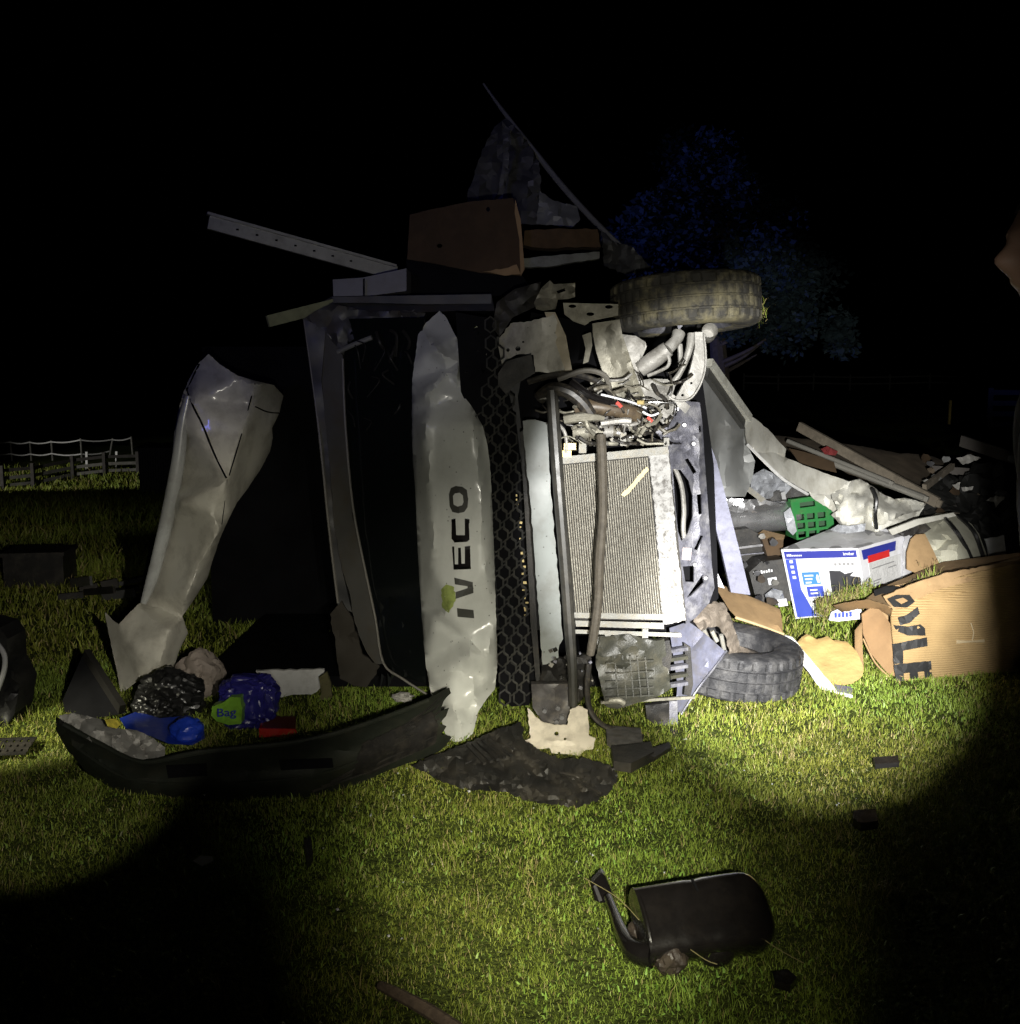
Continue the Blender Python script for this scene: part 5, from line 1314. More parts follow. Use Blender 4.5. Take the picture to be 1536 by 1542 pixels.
# green crate with a grid of openings
gc = thing('green_crate', W(1218, 808, 7.15), 'green plastic bottle crate with square openings', 'crate')
hol = [[(1204, 757), (1227, 754), (1228, 762), (1205, 765)]]
for r_ in range(3):
    for c_2 in range(3):
        x0, y0 = 1199 + c_2 * 16 + r_ * 1.5, 775 + r_ * 13 - c_2 * 1.6
        hol.append([(x0, y0), (x0 + 12, y0 - 1.2), (x0 + 12.4, y0 + 8), (x0 + .6, y0 + 9.2)])
plate('front', [(1190, 754), (1250, 746), (1253, 765), (1258, 806), (1200, 813), (1196, 790)], make_depth([(1190, 754, 7.15), (1250, 746, 7.25), (1200, 813, 7.12)]), .02, green_plastic, gc, grid=0, holes=hol, smooth=False)
plate('side', [(1190, 754), (1196, 790), (1200, 813), (1184, 806), (1182, 770), (1184, 756)], make_depth([(1190, 754, 7.15), (1200, 813, 7.12), (1182, 770, 7.4), (1184, 806, 7.4)]), .012, green_plastic, gc, grid=12)
plate('back', [(1186, 756), (1248, 750), (1252, 800), (1190, 806)], 7.5, .02, M('crate_inside', (.012, .05, .016), .6), gc, grid=0)
MB().bar(W(1189, 754, 7.14), W(1251, 745, 7.24), .02, .04).build('rim', green_plastic, gc)
tag(plate('clear_wrap', [(1180, 772), (1190, 764), (1196, 780), (1200, 800), (1194, 806), (1186, 798)], make_depth(7.05, (.03, 10), seed=4), .004, plastic_film, None, grid=5), 'torn clear wrap clinging to the green crate', 'film')
# white tarpaulin heap and folded cream case
tag(plate('white_tarpaulin', [(1250, 743), (1262, 734), (1276, 726), (1295, 721), (1314, 732), (1331, 745), (1347, 752), (1363, 750), (1395, 758), (1385, 770), (1362, 774), (1350, 780), (1338, 792), (1322, 802), (1298, 796), (1266, 790), (1252, 776), (1262, 768)],
          make_depth([(1250, 743, 6.9), (1295, 721, 7.2), (1395, 758, 7.3), (1322, 802, 6.9), (1266, 790, 6.9), (1300, 760, 6.8)], (.20, 26), seed=7), .01, tarp_white, None, grid=6, jag=.8, angle=60), 'crumpled white tarpaulin heaped behind the printed carton', 'tarpaulin')
tag(plate('pale_sheet', [(1196, 700), (1240, 712), (1282, 728), (1330, 748), (1392, 764), (1372, 796), (1345, 806), (1310, 806), (1262, 776), (1222, 748)], make_depth([(1196, 700, 7.0), (1392, 764, 7.5), (1310, 806, 7.1), (1262, 776, 7.1)], (.09, 30), seed=9), .01, tarp_white, None, grid=7, jag=1), 'creased pale sheeting sloping down beneath the white tarpaulin', 'sheeting')
tag(MB().tube([W(1314, 736, 6.7), W(1320, 752, 6.65), W(1318, 775, 6.65), W(1320, 796, 6.7)], .012, 6).build('dark_strap', bag_black, None, True), 'dark strap lying over the white tarpaulin', 'strap')
cc = thing('cream_case', W(1440, 865, 6.6), 'bulging cream fabric case with black straps', 'case')
plate('case_shell', [(1390, 806), (1405, 794), (1427, 779), (1444, 777), (1463, 789), (1474, 804), (1484, 830), (1492, 856), (1466, 866), (1430, 872), (1408, 868), (1396, 840)],
      make_depth([(1390, 806, 6.7), (1444, 777, 7.0), (1492, 856, 6.7), (1408, 868, 6.5), (1440, 820, 6.45)], (.04, 30), creases=[(1405, 830, 1430, 812, 8, .05), (1425, 786, 1404, 800, 10, .06)], seed=4), .2, cream, cc, grid=8)
for p in ([(1424, 781, 6.75), (1440, 800, 6.5), (1458, 830, 6.5), (1472, 864, 6.55)], [(1444, 778, 6.85), (1466, 800, 6.62), (1478, 830, 6.6), (1486, 858, 6.6)]):
    MB().tube([W(*q) for q in p], .014, 6).build('strap', bag_black, cc, True)
tag(plate('white_lath', [(1338, 798), (1380, 782), (1436, 772), (1440, 777), (1385, 790), (1344, 806)], make_depth([(1338, 798, 6.6), (1440, 774, 6.8), (1344, 806, 6.6)]), .02, tarp_white, None, grid=12), 'thin white lath pointing at the cream case', 'lath')
tag(plate('monitor_shell', [(1345, 800), (1392, 786), (1402, 796), (1388, 806), (1360, 808)], make_depth(6.75, (.05, 14)), .06, black_plastic, None, grid=7), 'black plastic equipment shell under the thin white lath', 'shell')
tag(plate('white_offcut', [(1484, 812), (1512, 806), (1516, 836), (1494, 852)], make_depth([(1484, 812, 6.9), (1512, 806, 6.9), (1494, 852, 6.8)]), .02, white_board, None, grid=12, jag=1), 'dull white offcut beside the cream case straps', 'offcut')
tag(plate('cardboard_disc', [(1366, 832), (1372, 812), (1380, 805), (1393, 804), (1404, 826), (1418, 856), (1406, 866), (1382, 864), (1366, 858)], make_depth([(1366, 832, 6.45), (1393, 804, 6.55), (1418, 856, 6.4)], (.01, 20)), .012, card, None, grid=9), 'rounded tan cardboard piece against the cream case', 'cardboard')
# boards and pipes on the far side of the heap
tag(plate('brown_board', [(1166, 656), (1200, 660), (1240, 664), (1300, 672), (1350, 682), (1400, 686), (1424, 694), (1404, 730), (1380, 748), (1340, 736), (1300, 722), (1230, 694), (1190, 680)], make_depth([(1166, 656, 8.6), (1424, 694, 8.8), (1380, 748, 7.6), (1230, 694, 7.8)], (.08, 50), seed=3), .03, carpet, None, grid=12, jag=1), 'large dark brown board lying flat over the heap', 'board')
tag(plate('orange_cardboard', [(1188, 675), (1210, 680), (1236, 688), (1256, 696), (1260, 712), (1235, 706), (1205, 698)], make_depth([(1188, 675, 7.5), (1260, 696, 7.5), (1205, 698, 7.4)]), .02, card_dark, None, grid=10), 'orange brown cardboard wedged under the long pipes', 'cardboard')
for nm, a_, b_, w_, m_, lb_ in (('long_plank', (1203, 642, 8.2), (1412, 757, 7.2), .075, wood, 'long grey plank lying diagonally across the heap'),
                               ('metal_pipe', (1186, 664, 7.9), (1340, 726, 7.25), .035, M('grey_pipe', (.25, .24, .21), .4, .3), 'thin grey pipe beside the long diagonal plank'),
                               ('metal_pipe', (1234, 690, 7.7), (1392, 750, 7.1), .05, M('grey_pipe', (.25, .24, .21)), 'thicker grey pipe ending at the white tarpaulin'),
                               ('short_lath', (1392, 734, 7.3), (1434, 702, 7.8), .045, wood, 'short lath leaning up at the end of the long plank'),
                               ('dark_beam', (1448, 664, 8.4), (1540, 694, 7.8), .09, M('dim_beam', (.10, .09, .08), .8), 'dark beam lying beyond the brown board'),
                               ('dark_beam', (1400, 706, 8.3), (1530, 716, 7.9), .06, M('dim_beam', (.1, .09, .08)), 'thin dark beam below the thicker dark beam'),
                               ('dark_beam', (1420, 770, 7.5), (1540, 735, 7.6), .05, black_plastic, 'black rod lying over the dark rubble')):
    o_ = thing(nm, W(*b_), lb_, 'pipe' if 'pipe' in nm else 'beam')
    if 'pipe' in nm:
        MB().tube([W(*a_), W(*b_)], w_ / 2, 10).build('shaft', m_, o_, True)
    else:
        MB().bar(W(*a_), W(*b_), w_, .03).build('shaft', m_, o_)
    MB().bar(W(*b_), W(*b_) + (W(*b_) - W(*a_)).normalized() * .03, w_ * .7, .02).build('broken_end', m_, o_)
tag(plate('red_rag', [(1236, 676), (1246, 672), (1262, 680), (1258, 686), (1242, 684)], make_depth(7.6, (.05, 9)), .008, M('red_rag', (.22, .03, .03), .8), None, grid=5), 'small red rag on the brown board', 'rag')
for k, (pl, lb_) in enumerate((([(1440, 690), (1462, 684), (1478, 690), (1450, 700)], 'pale torn sheet on the dark rubble by the beams'), ([(1480, 756), (1500, 746), (1514, 748), (1500, 764), (1484, 768)], 'ragged white scrap on the dark rubble'),
                               ([(1434, 730), (1446, 726), (1444, 738)], 'little white chip on the dark rubble'), ([(1448, 734), (1466, 732), (1464, 738), (1450, 740)], 'small grey scrap on the dark rubble'), ([(1484, 776), (1500, 770), (1498, 778)], 'tiny pale scrap above the white offcut'))):
    tag(plate('torn_scrap', pl, make_depth(7.3, (.05, 12), seed=k), .006, fabric_grey, None, grid=6, jag=1), lb_, 'scrap')
tag(blob('rubbish_heap', W(1480, 790, 7.6), (.5, .35, .42), M('dark_rubble', (.010, .010, .009), .7, 0, .5, 12, spec=.2), None, .5, 2.5, 5, 4), 'dark mound of rubble behind the cream case', 'rubble')
tag(blob('rubbish_heap', W(1520, 840, 7.2), (.3, .3, .35), M('dark_rubble', (.02, .02, .018)), None, .5, 2.5, 5, 6), 'smaller dark mound beside the white offcut', 'rubble')
rc = random.Random(33)
for k in range(44):
    x, y = rc.uniform(1385, 1535), rc.uniform(668, 800)
    if k > 26:
        x, y = rc.uniform(1096, 1172), rc.uniform(800, 925)
    l, a_ = rc.uniform(5, 15), rc.uniform(0, 6.28)
    pl = [(x + l * math.cos(a_ + t) * rc.uniform(.5, 1), y + l * .7 * math.sin(a_ + t) * rc.uniform(.5, 1)) for t in (0, 1.1, 2.3, 3.3, 4.6, 5.5)]
    d_ = (7.25 if k <= 26 else 6.75) + (800 - y) * .004 + rc.uniform(-.1, .1)
    m_ = rc.choice((black_plastic, black_plastic, tarp_dark, wood, carpet, fabric_grey, tarp_grey, card_dark))
    adj_ = {'black_plastic': 'black plastic', 'dark_tarpaulin': 'dark sheet', 'weathered_wood': 'grey wood', 'brown_board': 'brown board', 'crumpled_pale_paper': 'pale paper', 'grey_tarpaulin': 'grey sheet', 'brown_cardboard': 'brown cardboard'}[m_.name]
    lb_ = 'torn ' + adj_ + (' scrap strewn over the dark rubble' if k <= 26 else ' scrap strewn among the boxes by the strut')
    tag(plate('loose_scrap', pl, make_depth([(x, y, d_), (x + 20, y, d_ + rc.uniform(-.2, .2)), (x, y + 20, d_ + rc.uniform(-.2, .1))], (.03, 10), seed=k), .006, m_, None, grid=5, jag=.8), lb_, 'scrap', 'scraps on the rubble' if k <= 26 else 'scraps among the boxes')
# black boxes beside the strut
def prismbox(root, front, d, dep, mat, name='box_body', grid=0):
    return plate(name, front, d, dep, mat, root, grid=grid, smooth=False)
k1 = thing('black_equipment', W(1120, 850, 7.0), 'black electronic unit with a pale ledge beside the strut', 'equipment')
prismbox(k1, [(1090, 800), (1128, 796), (1146, 806), (1150, 850), (1100, 856)], 7.0, .3, black_plastic)
MB().bar(W(1100, 826, 6.98), W(1150, 820, 6.98), .015, .03).build('ledge', steel, k1)
MB().bar(W(1108, 836, 6.98), W(1150, 832, 6.98), .008, .02).build('ledge', galv, k1)
k2 = thing('black_carton', W(1160, 908, 6.7), 'black carton with small white lettering and label', 'carton')
prismbox(k2, [(1128, 862), (1146, 846), (1180, 842), (1186, 866), (1192, 905), (1140, 908)], make_depth([(1128, 862, 6.75), (1180, 842, 6.75), (1140, 908, 6.7)]), .3, black_plastic)
q2 = Quad(W(1134, 868, 6.66), W(1168, 862, 6.66), W(1166, 852, 6.66), W(1132, 858, 6.66))
for k in range(8):
    q2.rect('print_mark', .04 + k * .11, .2, .11 + k * .11, .55 + .12 * (k % 3 == 0), print_white, k2, .002)
plate('label', [(1156, 871), (1169, 869), (1171, 879), (1158, 881)], 6.66, .02, print_white, k2, grid=0)
k3 = thing('small_carton', W(1160, 826, 6.95), 'small open tan carton under the foil roll', 'carton')
plate('front', [(1146, 808), (1180, 812), (1178, 836), (1156, 838)], 6.92, .2, card_dark, k3, grid=0)
plate('flap', [(1142, 804), (1150, 798), (1182, 806), (1180, 813), (1158, 812)], make_depth([(1142, 804, 6.95), (1182, 806, 6.95), (1158, 812, 6.85)]), .01, card, k3, grid=0)
tag(plate('clear_bag', [(1152, 896), (1164, 886), (1178, 890), (1182, 904), (1170, 912), (1156, 908)], make_depth(6.5, (.08, 10), seed=3), .01, plastic_film, None, grid=5), 'crumpled clear bag in front of the black carton', 'bag')
tag(plate('white_tag', [(1170, 903), (1184, 901), (1187, 912), (1173, 914)], make_depth([(1170, 903, 6.45), (1184, 901, 6.45), (1173, 914, 6.4)]), .005, print_white, None, grid=0), 'small white tag beside the crumpled clear bag', 'tag')
tag(plate('white_wedge', [(1074, 862), (1081, 864), (1091, 886), (1076, 882)], 5.3, .02, print_white, None, grid=0), 'white wedge between crossmember and strut', 'offcut')
# printed carton ---------------------------------------------------------------
pb = thing('printer_carton', W(1260, 930, 6.6), 'white and blue printed carton with scuffed grey top', 'carton')
P = {'ftl': W(1176, 827, 6.62), 'ftr': W(1292, 825, 6.42), 'fbl': W(1198, 932, 6.66), 'fbr': W(1308, 922, 6.46), 'rtr': W(1374, 803, 6.85), 'rbr': W(1372, 892, 6.88), 'btl': W(1254, 795, 7.05), 'bbl': W(1262, 900, 7.08)}
def on_plane(px, py, a, b, c):
    n_ = (b - a).cross(c - a)
    r_ = Vector(ray(px, py))
    o_ = Vector((0, 0, CAMZ))
    return o_ + r_ * ((a - o_).dot(n_) / r_.dot(n_))
P['fbl'] = on_plane(1198, 932, P['ftl'], P['ftr'], P['fbr'])
P['rbr'] = on_plane(1372, 892, P['ftr'], P['rtr'], P['fbr'])
front = Quad(P['fbl'], P['fbr'], P['ftr'], P['ftl'])
right = Quad(P['fbr'], P['rbr'], P['rtr'], P['ftr'])
MB().hexa([P['fbl'], P['fbr'], P['ftr'], P['ftl'], P['bbl'], P['rbr'], P['rtr'], P['btl']]).build('carton_body', white_box, pb)
plate('carton_top', [(1176, 827), (1292, 825), (1374, 803), (1340, 796), (1300, 798), (1254, 795)], make_depth([(1176, 827, 6.615), (1292, 825, 6.415), (1374, 803, 6.845), (1254, 795, 7.045)], (.010, 18), seed=2, facet=True), .004, box_top, pb, grid=9, push=(0, 0, -1))
front.rect('blue_band', .03, .86, .97, .965, print_deep, pb)
front.poly('blue_column', [(.03, .02), (.30, .02), (.26, .12), (.16, .42), (.17, .855), (.03, .855)], print_blue, pb)
front.rect('sky_patch', .21, .48, .44, .66, print_cyan, pb)
front.rect('blue_patch', .24, .30, .46, .45, print_blue, pb)
front.poly('printed_machine', [(.56, .30), (.96, .33), (.97, .55), (.84, .58), (.90, .64), (.78, .61), (.72, .66), (.58, .67)], M('print_machine', (.035, .035, .04), .4), pb)
front.text('lettering', 'brother', .80, .895, .045, print_white, pb, fit=.14)
for k in range(9):
    front.rect('print_mark', .06 + k * .023, .895, .076 + k * .023, .915 + .012 * (k < 3), print_white, pb, .0025)
for k in range(5):
    front.rect('icon', .66 + .055 * k, .74, .66 + .055 * k + .034, .78, print_grey, pb)
for k in range(4):
    front.rect('icon', .08, .80 - k * .075, .125, .84 - k * .075, print_white, pb, .0025)
for k in range(3):
    front.rect('icon', .24, .60 - k * .05, .36 - .02 * k, .622 - k * .05, print_white, pb, .0025)
for k in range(2):
    front.rect('icon', .28, .39 - k * .05, .38, .41 - k * .05, print_white, pb, .0025)
front.poly('icon', [(.40, .50), (.43, .50), (.43, .60), (.41, .63), (.39, .58)], print_white, pb, .0025)
right.poly('blue_band', [(.06, .80), (.66, .80), (.68, .95), (.05, .95)], print_deep, pb)
right.rect('blue_band', .84, .80, .92, .95, print_deep, pb)
right.rect('red_band', .14, .73, .54, .84, print_red, pb, .003)
right.rect('paper_label', .14, .14, .76, .72, M('crinkled_label', (.55, .55, .54), .5, 0, .1, 25, bump=.5, bs=60), pb, .002)
for k, (u0, u1, v) in enumerate(((.18, .34, .42), (.18, .30, .38), (.5, .66, .55), (.18, .34, .22), (.5, .6, .3), (.18, .62, .62))):
    right.rect('print_line', u0, v, u1, v + .018, print_grey, pb, .0035)
tag(plate('torn_paper', [(1362, 808), (1376, 803), (1368, 830), (1366, 850), (1372, 872), (1360, 878), (1360, 840)], make_depth([(1362, 808, 6.72), (1376, 803, 6.8), (1366, 850, 6.72), (1372, 872, 6.75)], (.02, 10)), .006, white_box, None, grid=6, jag=1.5), 'torn white paper edge hanging off the printed carton', 'paper')
tag(plate('grey_wrap', [(1250, 798), (1262, 790), (1280, 792), (1304, 788), (1302, 800), (1270, 804)], make_depth(6.7, (.06, 10), seed=5), .008, plastic_film, None, grid=5), 'crumpled grey wrap on top of the printed carton', 'film')
# big cardboard carton with PYLE lettering ------------------------------------------
yb = thing('large_carton', W(1440, 1016, 5.35), 'large crushed cardboard carton with big black letters', 'carton')
Q = {'fbl': G(1351, 1026), 'fbr': G(1600, 1004), 'ftl': W(1334, 904, 5.40), 'ftr': W(1600, 836, 5.50)}
Q['bbl'] = Q['fbl'] + Vector((.02, .5, 0)); Q['bbr'] = Q['fbr'] + Vector((.02, .5, 0)); Q['btl'] = W(1322, 888, 5.85); Q['btr'] = W(1600, 822, 6.0)
yfD = make_depth([(1351, 1026, Q['fbl'].y), (1600, 1004, Q['fbr'].y), (1334, 904, 5.40), (1600, 836, 5.50), (1450, 940, 5.40)], (.022, 34), creases=[(1345, 915, 1600, 850, 14, .03), (1500, 930, 1510, 990, 20, .03)], seed=2)
plate('front', [(1342, 930), (1346, 912), (1372, 896), (1420, 876), (1470, 862), (1520, 851), (1600, 838), (1600, 1004), (1540, 1010), (1450, 1018), (1351, 1026), (1346, 980)], yfD, .012, card_ribbed, yb, grid=12, jag=.6)
plate('top_edge', [(1330, 898), (1372, 880), (1420, 864), (1520, 846), (1600, 832), (1600, 848), (1520, 862), (1470, 873), (1420, 886), (1372, 906), (1345, 918)], lambda x, y: yfD(x, y) - .012 + .0015 * max(0, 880 - y), .01, card, yb, grid=9, jag=1)
plate('top', [(1345, 914), (1600, 842), (1600, 824), (1420, 846), (1324, 886), (1300, 905)], make_depth([(1345, 914, 5.42), (1600, 842, 5.52), (1600, 824, 6.0), (1324, 886, 5.85)], (.015, 30)), .01, card, yb, grid=12, push=(0, 0, -1))
MB().add([Q['bbl'], Q['bbr'], Q['btr'], Q['btl']] + [p + Vector((0, .01, 0)) for p in (Q['bbl'], Q['bbr'], Q['btr'], Q['btl'])], [(0, 1, 2, 3), (7, 6, 5, 4), (0, 4, 5, 1), (1, 5, 6, 2), (2, 6, 7, 3), (3, 7, 4, 0)]).build('back', card, yb)
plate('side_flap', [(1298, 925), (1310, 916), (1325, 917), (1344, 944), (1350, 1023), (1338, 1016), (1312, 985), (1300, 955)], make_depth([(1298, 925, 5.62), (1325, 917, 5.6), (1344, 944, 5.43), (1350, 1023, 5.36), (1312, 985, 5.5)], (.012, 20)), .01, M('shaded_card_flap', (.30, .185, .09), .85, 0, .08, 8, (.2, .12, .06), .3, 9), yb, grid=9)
MB().tube([W(1300, 962, 5.5), W(1318, 998, 5.42), W(1340, 1020, 5.34)], .005, 5).build('flap_edge', card, yb, True)
# letters, turned a quarter clockwise: caps point right
def big(poly, holes=()):
    plate('letter', poly, lambda x, y: yfD(x, y) - .003, .004, print_black, yb, grid=8, holes=holes, jag=.4, smooth=False)
big([(1346, 1001), (1402, 995), (1404, 1020), (1393, 1021), (1392, 1011), (1382, 1012), (1383, 1022), (1371, 1023), (1370, 1013), (1361, 1014), (1362, 1025), (1350, 1026)])
big([(1344, 970), (1396, 960), (1397, 973), (1360, 980), (1360, 999), (1346, 1000)])
big([(1345, 941), (1368, 944), (1386, 940), (1393, 946), (1394, 957), (1366, 957), (1350, 950)])
big([(1352, 930), (1366, 926), (1382, 914), (1385, 924), (1370, 938), (1356, 942)])
plate('letter', [(1336, 902), (1350, 896), (1370, 896), (1378, 906), (1366, 915), (1346, 914)], lambda x, y: yfD(x, y) - .03, .004, print_black, yb, grid=8, holes=[[(1348, 903), (1360, 900), (1368, 905), (1358, 910)]])
plate('letter', [(1316, 889), (1336, 882), (1356, 884), (1352, 892), (1330, 894), (1318, 898)], make_depth([(1316, 889, 5.62), (1356, 884, 5.60), (1318, 898, 5.55)]), .004, print_black, yb, grid=8, jag=1)
plate('torn_flap', [(1255, 912), (1285, 906), (1310, 903), (1332, 910), (1345, 920), (1342, 930), (1325, 918), (1300, 916), (1268, 922)], make_depth([(1255, 912, 5.75), (1345, 920, 5.42), (1300, 916, 5.58)], (.02, 18)), .008, card, yb, grid=7, jag=.8)
for k in range(2):
    MB().tube([W(1440, 965 + 3 * k, yfD(1440, 965) - .003), W(1462, 966, yfD(1462, 966) - .006), W(1482, 964 + 2 * k, yfD(1482, 964) - .003)], .005, 5).build('tear', M('torn_paper_edge', (.5, .4, .24), .9), yb, True)
MB().tube([W(1462, 938, yfD(1462, 938) - .003), W(1466, 952, yfD(1466, 952) - .005), W(1464, 964, yfD(1464, 964) - .003)], .004, 5).build('tear', M('torn_paper_edge', (.5, .4, .24)), yb, True)
tag(plate('carton_strip', [(1252, 922), (1270, 914), (1297, 918), (1298, 932), (1262, 936), (1248, 934)], make_depth(5.95, (.01, 12)), .01, white_box, None, grid=8), 'white carton strip with blue print under the grass clod', 'carton')
plq = Quad(W(1256, 932, 5.93), W(1284, 930, 5.93), W(1284, 919, 5.93), W(1256, 921, 5.93))
for k in range(5):
    plq.rect('print_mark', .02 + k * .2, .15, .15 + k * .2, .85 - .1 * (k % 2), print_blue, bpy.data.objects['carton_strip'], .002)
# slab, plank, foam
sl = thing('cardboard_slab', W(1150, 952, 5.7), 'thick tan cardboard slab resting on the flattened tyre', 'cardboard')
slD = make_depth([(1077, 884, 5.6), (1091, 884, 5.75), (1175, 918, 5.75), (1179, 952, 5.55), (1110, 931, 5.45)], (.006, 30), creases=[(1110, 922, 1178, 944, 5, -.03)])
plate('slab_face', [(1077, 884), (1091, 883), (1135, 901), (1175, 918), (1178, 936), (1179, 953), (1153, 946), (1110, 931), (1098, 918)], slD, .03, card, sl, grid=9)
MB().tube([W(1108, 930, slD(1108, 930) - .004), W(1145, 942, slD(1145, 942) - .004), W(1180, 955, slD(1179, 953) - .004)], .008, 6).build('slab_lip', M('pale_card_edge', (.5, .37, .2), .85), sl, True)
tag(plate('white_plank', [(1176, 962), (1184, 957), (1194, 960), (1225, 998), (1262, 1042), (1284, 1047), (1284, 1051), (1262, 1056), (1246, 1053), (1216, 1010)], make_depth([(1180, 958, 5.5), (1262, 1050, 5.05), (1230, 1010, 5.2), (1215, 1012, 5.25)]), .02, white_board, None, grid=12, jag=.6), 'narrow white plank leaning between the tyre and yellow foam', 'plank')
tag(plate('yellow_foam', [(1203, 970), (1210, 962), (1218, 957), (1234, 965), (1249, 960), (1258, 967), (1277, 968), (1291, 983), (1300, 1005), (1299, 1017), (1283, 1030), (1268, 1031), (1258, 1040), (1234, 1014)], make_depth([(1203, 970, 5.6), (1249, 960, 5.6), (1300, 1005, 5.3), (1258, 1040, 5.12)], (.02, 24), seed=3), .04, foam, None, grid=8, jag=1.2), 'torn yellow foam sheet leaning on the grass', 'foam')
tag(plate('card_strip', [(1288, 950), (1298, 938), (1299, 975), (1301, 1010), (1292, 998), (1288, 975)], make_depth([(1288, 950, 5.55), (1298, 938, 5.55), (1301, 1010, 5.3)]), .01, card, None, grid=10), 'narrow tan cardboard strip beside the yellow foam', 'cardboard')
tag(plate('grey_shard', [(1258, 1032), (1284, 1036), (1283, 1044), (1262, 1042)], make_depth([(1258, 1032, 5.12), (1284, 1036, 5.12), (1262, 1042, 5.02)]), .02, lav_metal, None, grid=8), 'small lavender grey shard at the foot of the white plank', 'shard')
# turf clods thrown onto the cartons
for i, (px, py, d, w_, lbl) in enumerate(((1272, 900, 6.15, .20, 'clod of uprooted turf lying against the printed carton'), (1388, 880, 5.75, .10, 'small dry turf clod on top of the large carton'))):
    c0 = W(px, py, d)
    cd = thing('turf_clod', c0, lbl, 'turf')
    blob('soil_lump', c0 + Vector((0, .05, -.06)), (w_ * .8, .10, .07), soil, cd, .4, 2.5, 4, i + 1, False)
    n = 1600 if i == 0 else 500
    t = rng.uniform(-1, 1, n)
    x = c0.x + t * w_ * .85
    z = c0.z - .03 + .06 * t + rng.normal(0, .035, n)
    y = c0.y + rng.normal(0, .05, n) - .02
    blades('turf_blades', x, y, z, rng.uniform(.03, .085, n), np.full(n, .004), grass_tint(n, x, y, .35 if i == 0 else .8), None, kind='stuff', parent=cd, lean=1.3)

# ------------------------------------------------------------------ background: fences, shed, tree, bystander
def on_terrain(px, py, d):
    p = W(px, py, d)
    return Vector((p.x, p.y, zt(p.x, p.y)))
tf = thing('tape_fence', on_terrain(120, 690, 61), 'white tape fence strung between thin posts on the meadow', 'fence')
posts = [(-30, 61), (18, 61), (47, 61), (79, 61), (123, 60), (164, 62), (200, 63)]
tops = []
for k, (px, d) in enumerate(posts):
    b0 = on_terrain(px, 690, d)
    lean = .28 if k == 5 else random.uniform(-.05, .05)
    top = b0 + Vector((lean, 0, 1.42 if k == 4 else 1.2))
    tops.append((b0, top))
    MB().tube([b0 - Vector((0, 0, .1)), top], .05, 6).build('post', grey_wood, tf, True)
for h in (1.12, .42):
    for (b0, t0), (b1, t1) in zip(tops[:-1], tops[1:]):
        if h < 1 and b1.x > on_terrain(170, 690, 62).x:
            continue
        p, q = b0.lerp(t0, h / 1.2), b1.lerp(t1, h / 1.2)
        mbb = MB()
        pts_ = [p.lerp(q, t) - Vector((0, .08, .09 * math.sin(math.pi * t))) for t in np.linspace(0, 1, 6)]
        for a_, b_ in zip(pts_[:-1], pts_[1:]):
            mbb.bar(a_, b_, .07, .01)
        mbb.build('tape', tape_white, tf)
wf = thing('wooden_fence', on_terrain(60, 735, 50), 'dark wooden rail fence below the white tape fence', 'fence')
ends = [on_terrain(px, 730, d) for px, d in ((-40, 49), (6, 50), (52, 51.5), (112, 54), (160, 55), (210, 56))]
for b0 in ends:
    MB().box(b0 + Vector((0, -.12, .55)), (.16, .16, 1.4)).build('post', dark_wood, wf)
for p, q in zip(ends[:-1], ends[1:]):
    for h in (.25, .62, 1.0):
        MB().bar(p + Vector((0, 0, h)), q + Vector((0, 0, h)), .16, .05).build('rail', grey_wood if h < .9 else dark_wood, wf)
for i, (px, d) in enumerate(((130, 57), (175, 58))):
    b0 = on_terrain(px, 690, d)
    tag(MB().bar(b0, b0 + Vector((.04, 0, 1.0)), .12, .10, (1, 0, 0)).build('marker_post', tape_white), ('short white marker post behind the wooden fence', 'white marker post next to the blue shed')[i], 'post')
sh = thing('tin_shed', on_terrain(240, 720, 40), 'small blue corrugated shed beyond the peeled roof', 'shed')
b0 = on_terrain(240, 720, 40)
mb = MB()
for k in range(16):
    mb.box(b0 + Vector((-.75 + k * .1, 0, .9)), (.055, .06, 1.9))
mb.box(b0 + Vector((0, .6, .9)), (1.6, 1.15, 1.9))
mb.build('wall', shed_blue, sh)
MB().box(b0 + Vector((0, .6, 1.93)), (1.85, 1.5, .08), Matrix.Rotation(R(4), 3, 'X')).build('roof', shed_blue, sh)
# far rail fence on the right and a slatted gate
ff = thing('far_fence', on_terrain(1250, 575, 70), 'faint post and rail fence far across the dark field', 'fence')
fe = [on_terrain(px, 575, 70 + (px - 1120) * .01) for px in (1120, 1172, 1225, 1280, 1340, 1400, 1450, 1500, 1560)]
for b0 in fe:
    MB().box(b0 + Vector((0, 0, .55)), (.10, .10, 1.2)).build('post', grey_wood, ff)
for p, q in zip(fe[:-1], fe[1:]):
    for h in (.5, .95):
        MB().bar(p + Vector((0, -.08, h)), q + Vector((0, -.08, h)), .10, .03).build('rail', grey_wood, ff)
gt2 = thing('slatted_gate', on_terrain(1520, 575, 26), 'pale slatted gate standing in the field behind the bystander', 'gate')
b0 = on_terrain(1522, 575, 26)
for x in (-.48, .62):
    MB().box(b0 + Vector((x, 0, .55)), (.10, .08, 1.25)).build('post', M('pale_gate', (.16, .16, .155), .7), gt2)
for k in range(4):
    MB().box(b0 + Vector((.07, -.06, .25 + k * .27)), (1.2, .04, .13)).build('slat', M('pale_gate', (.5, .5, .48)), gt2)
tag(MB().box(on_terrain(1432, 590, 30) + Vector((0, 0, .3)), (.06, .06, .8)).build('yellow_stake', M('yellow_stake', (.5, .38, .1), .6)), 'short yellowish stake in the dark field', 'stake')

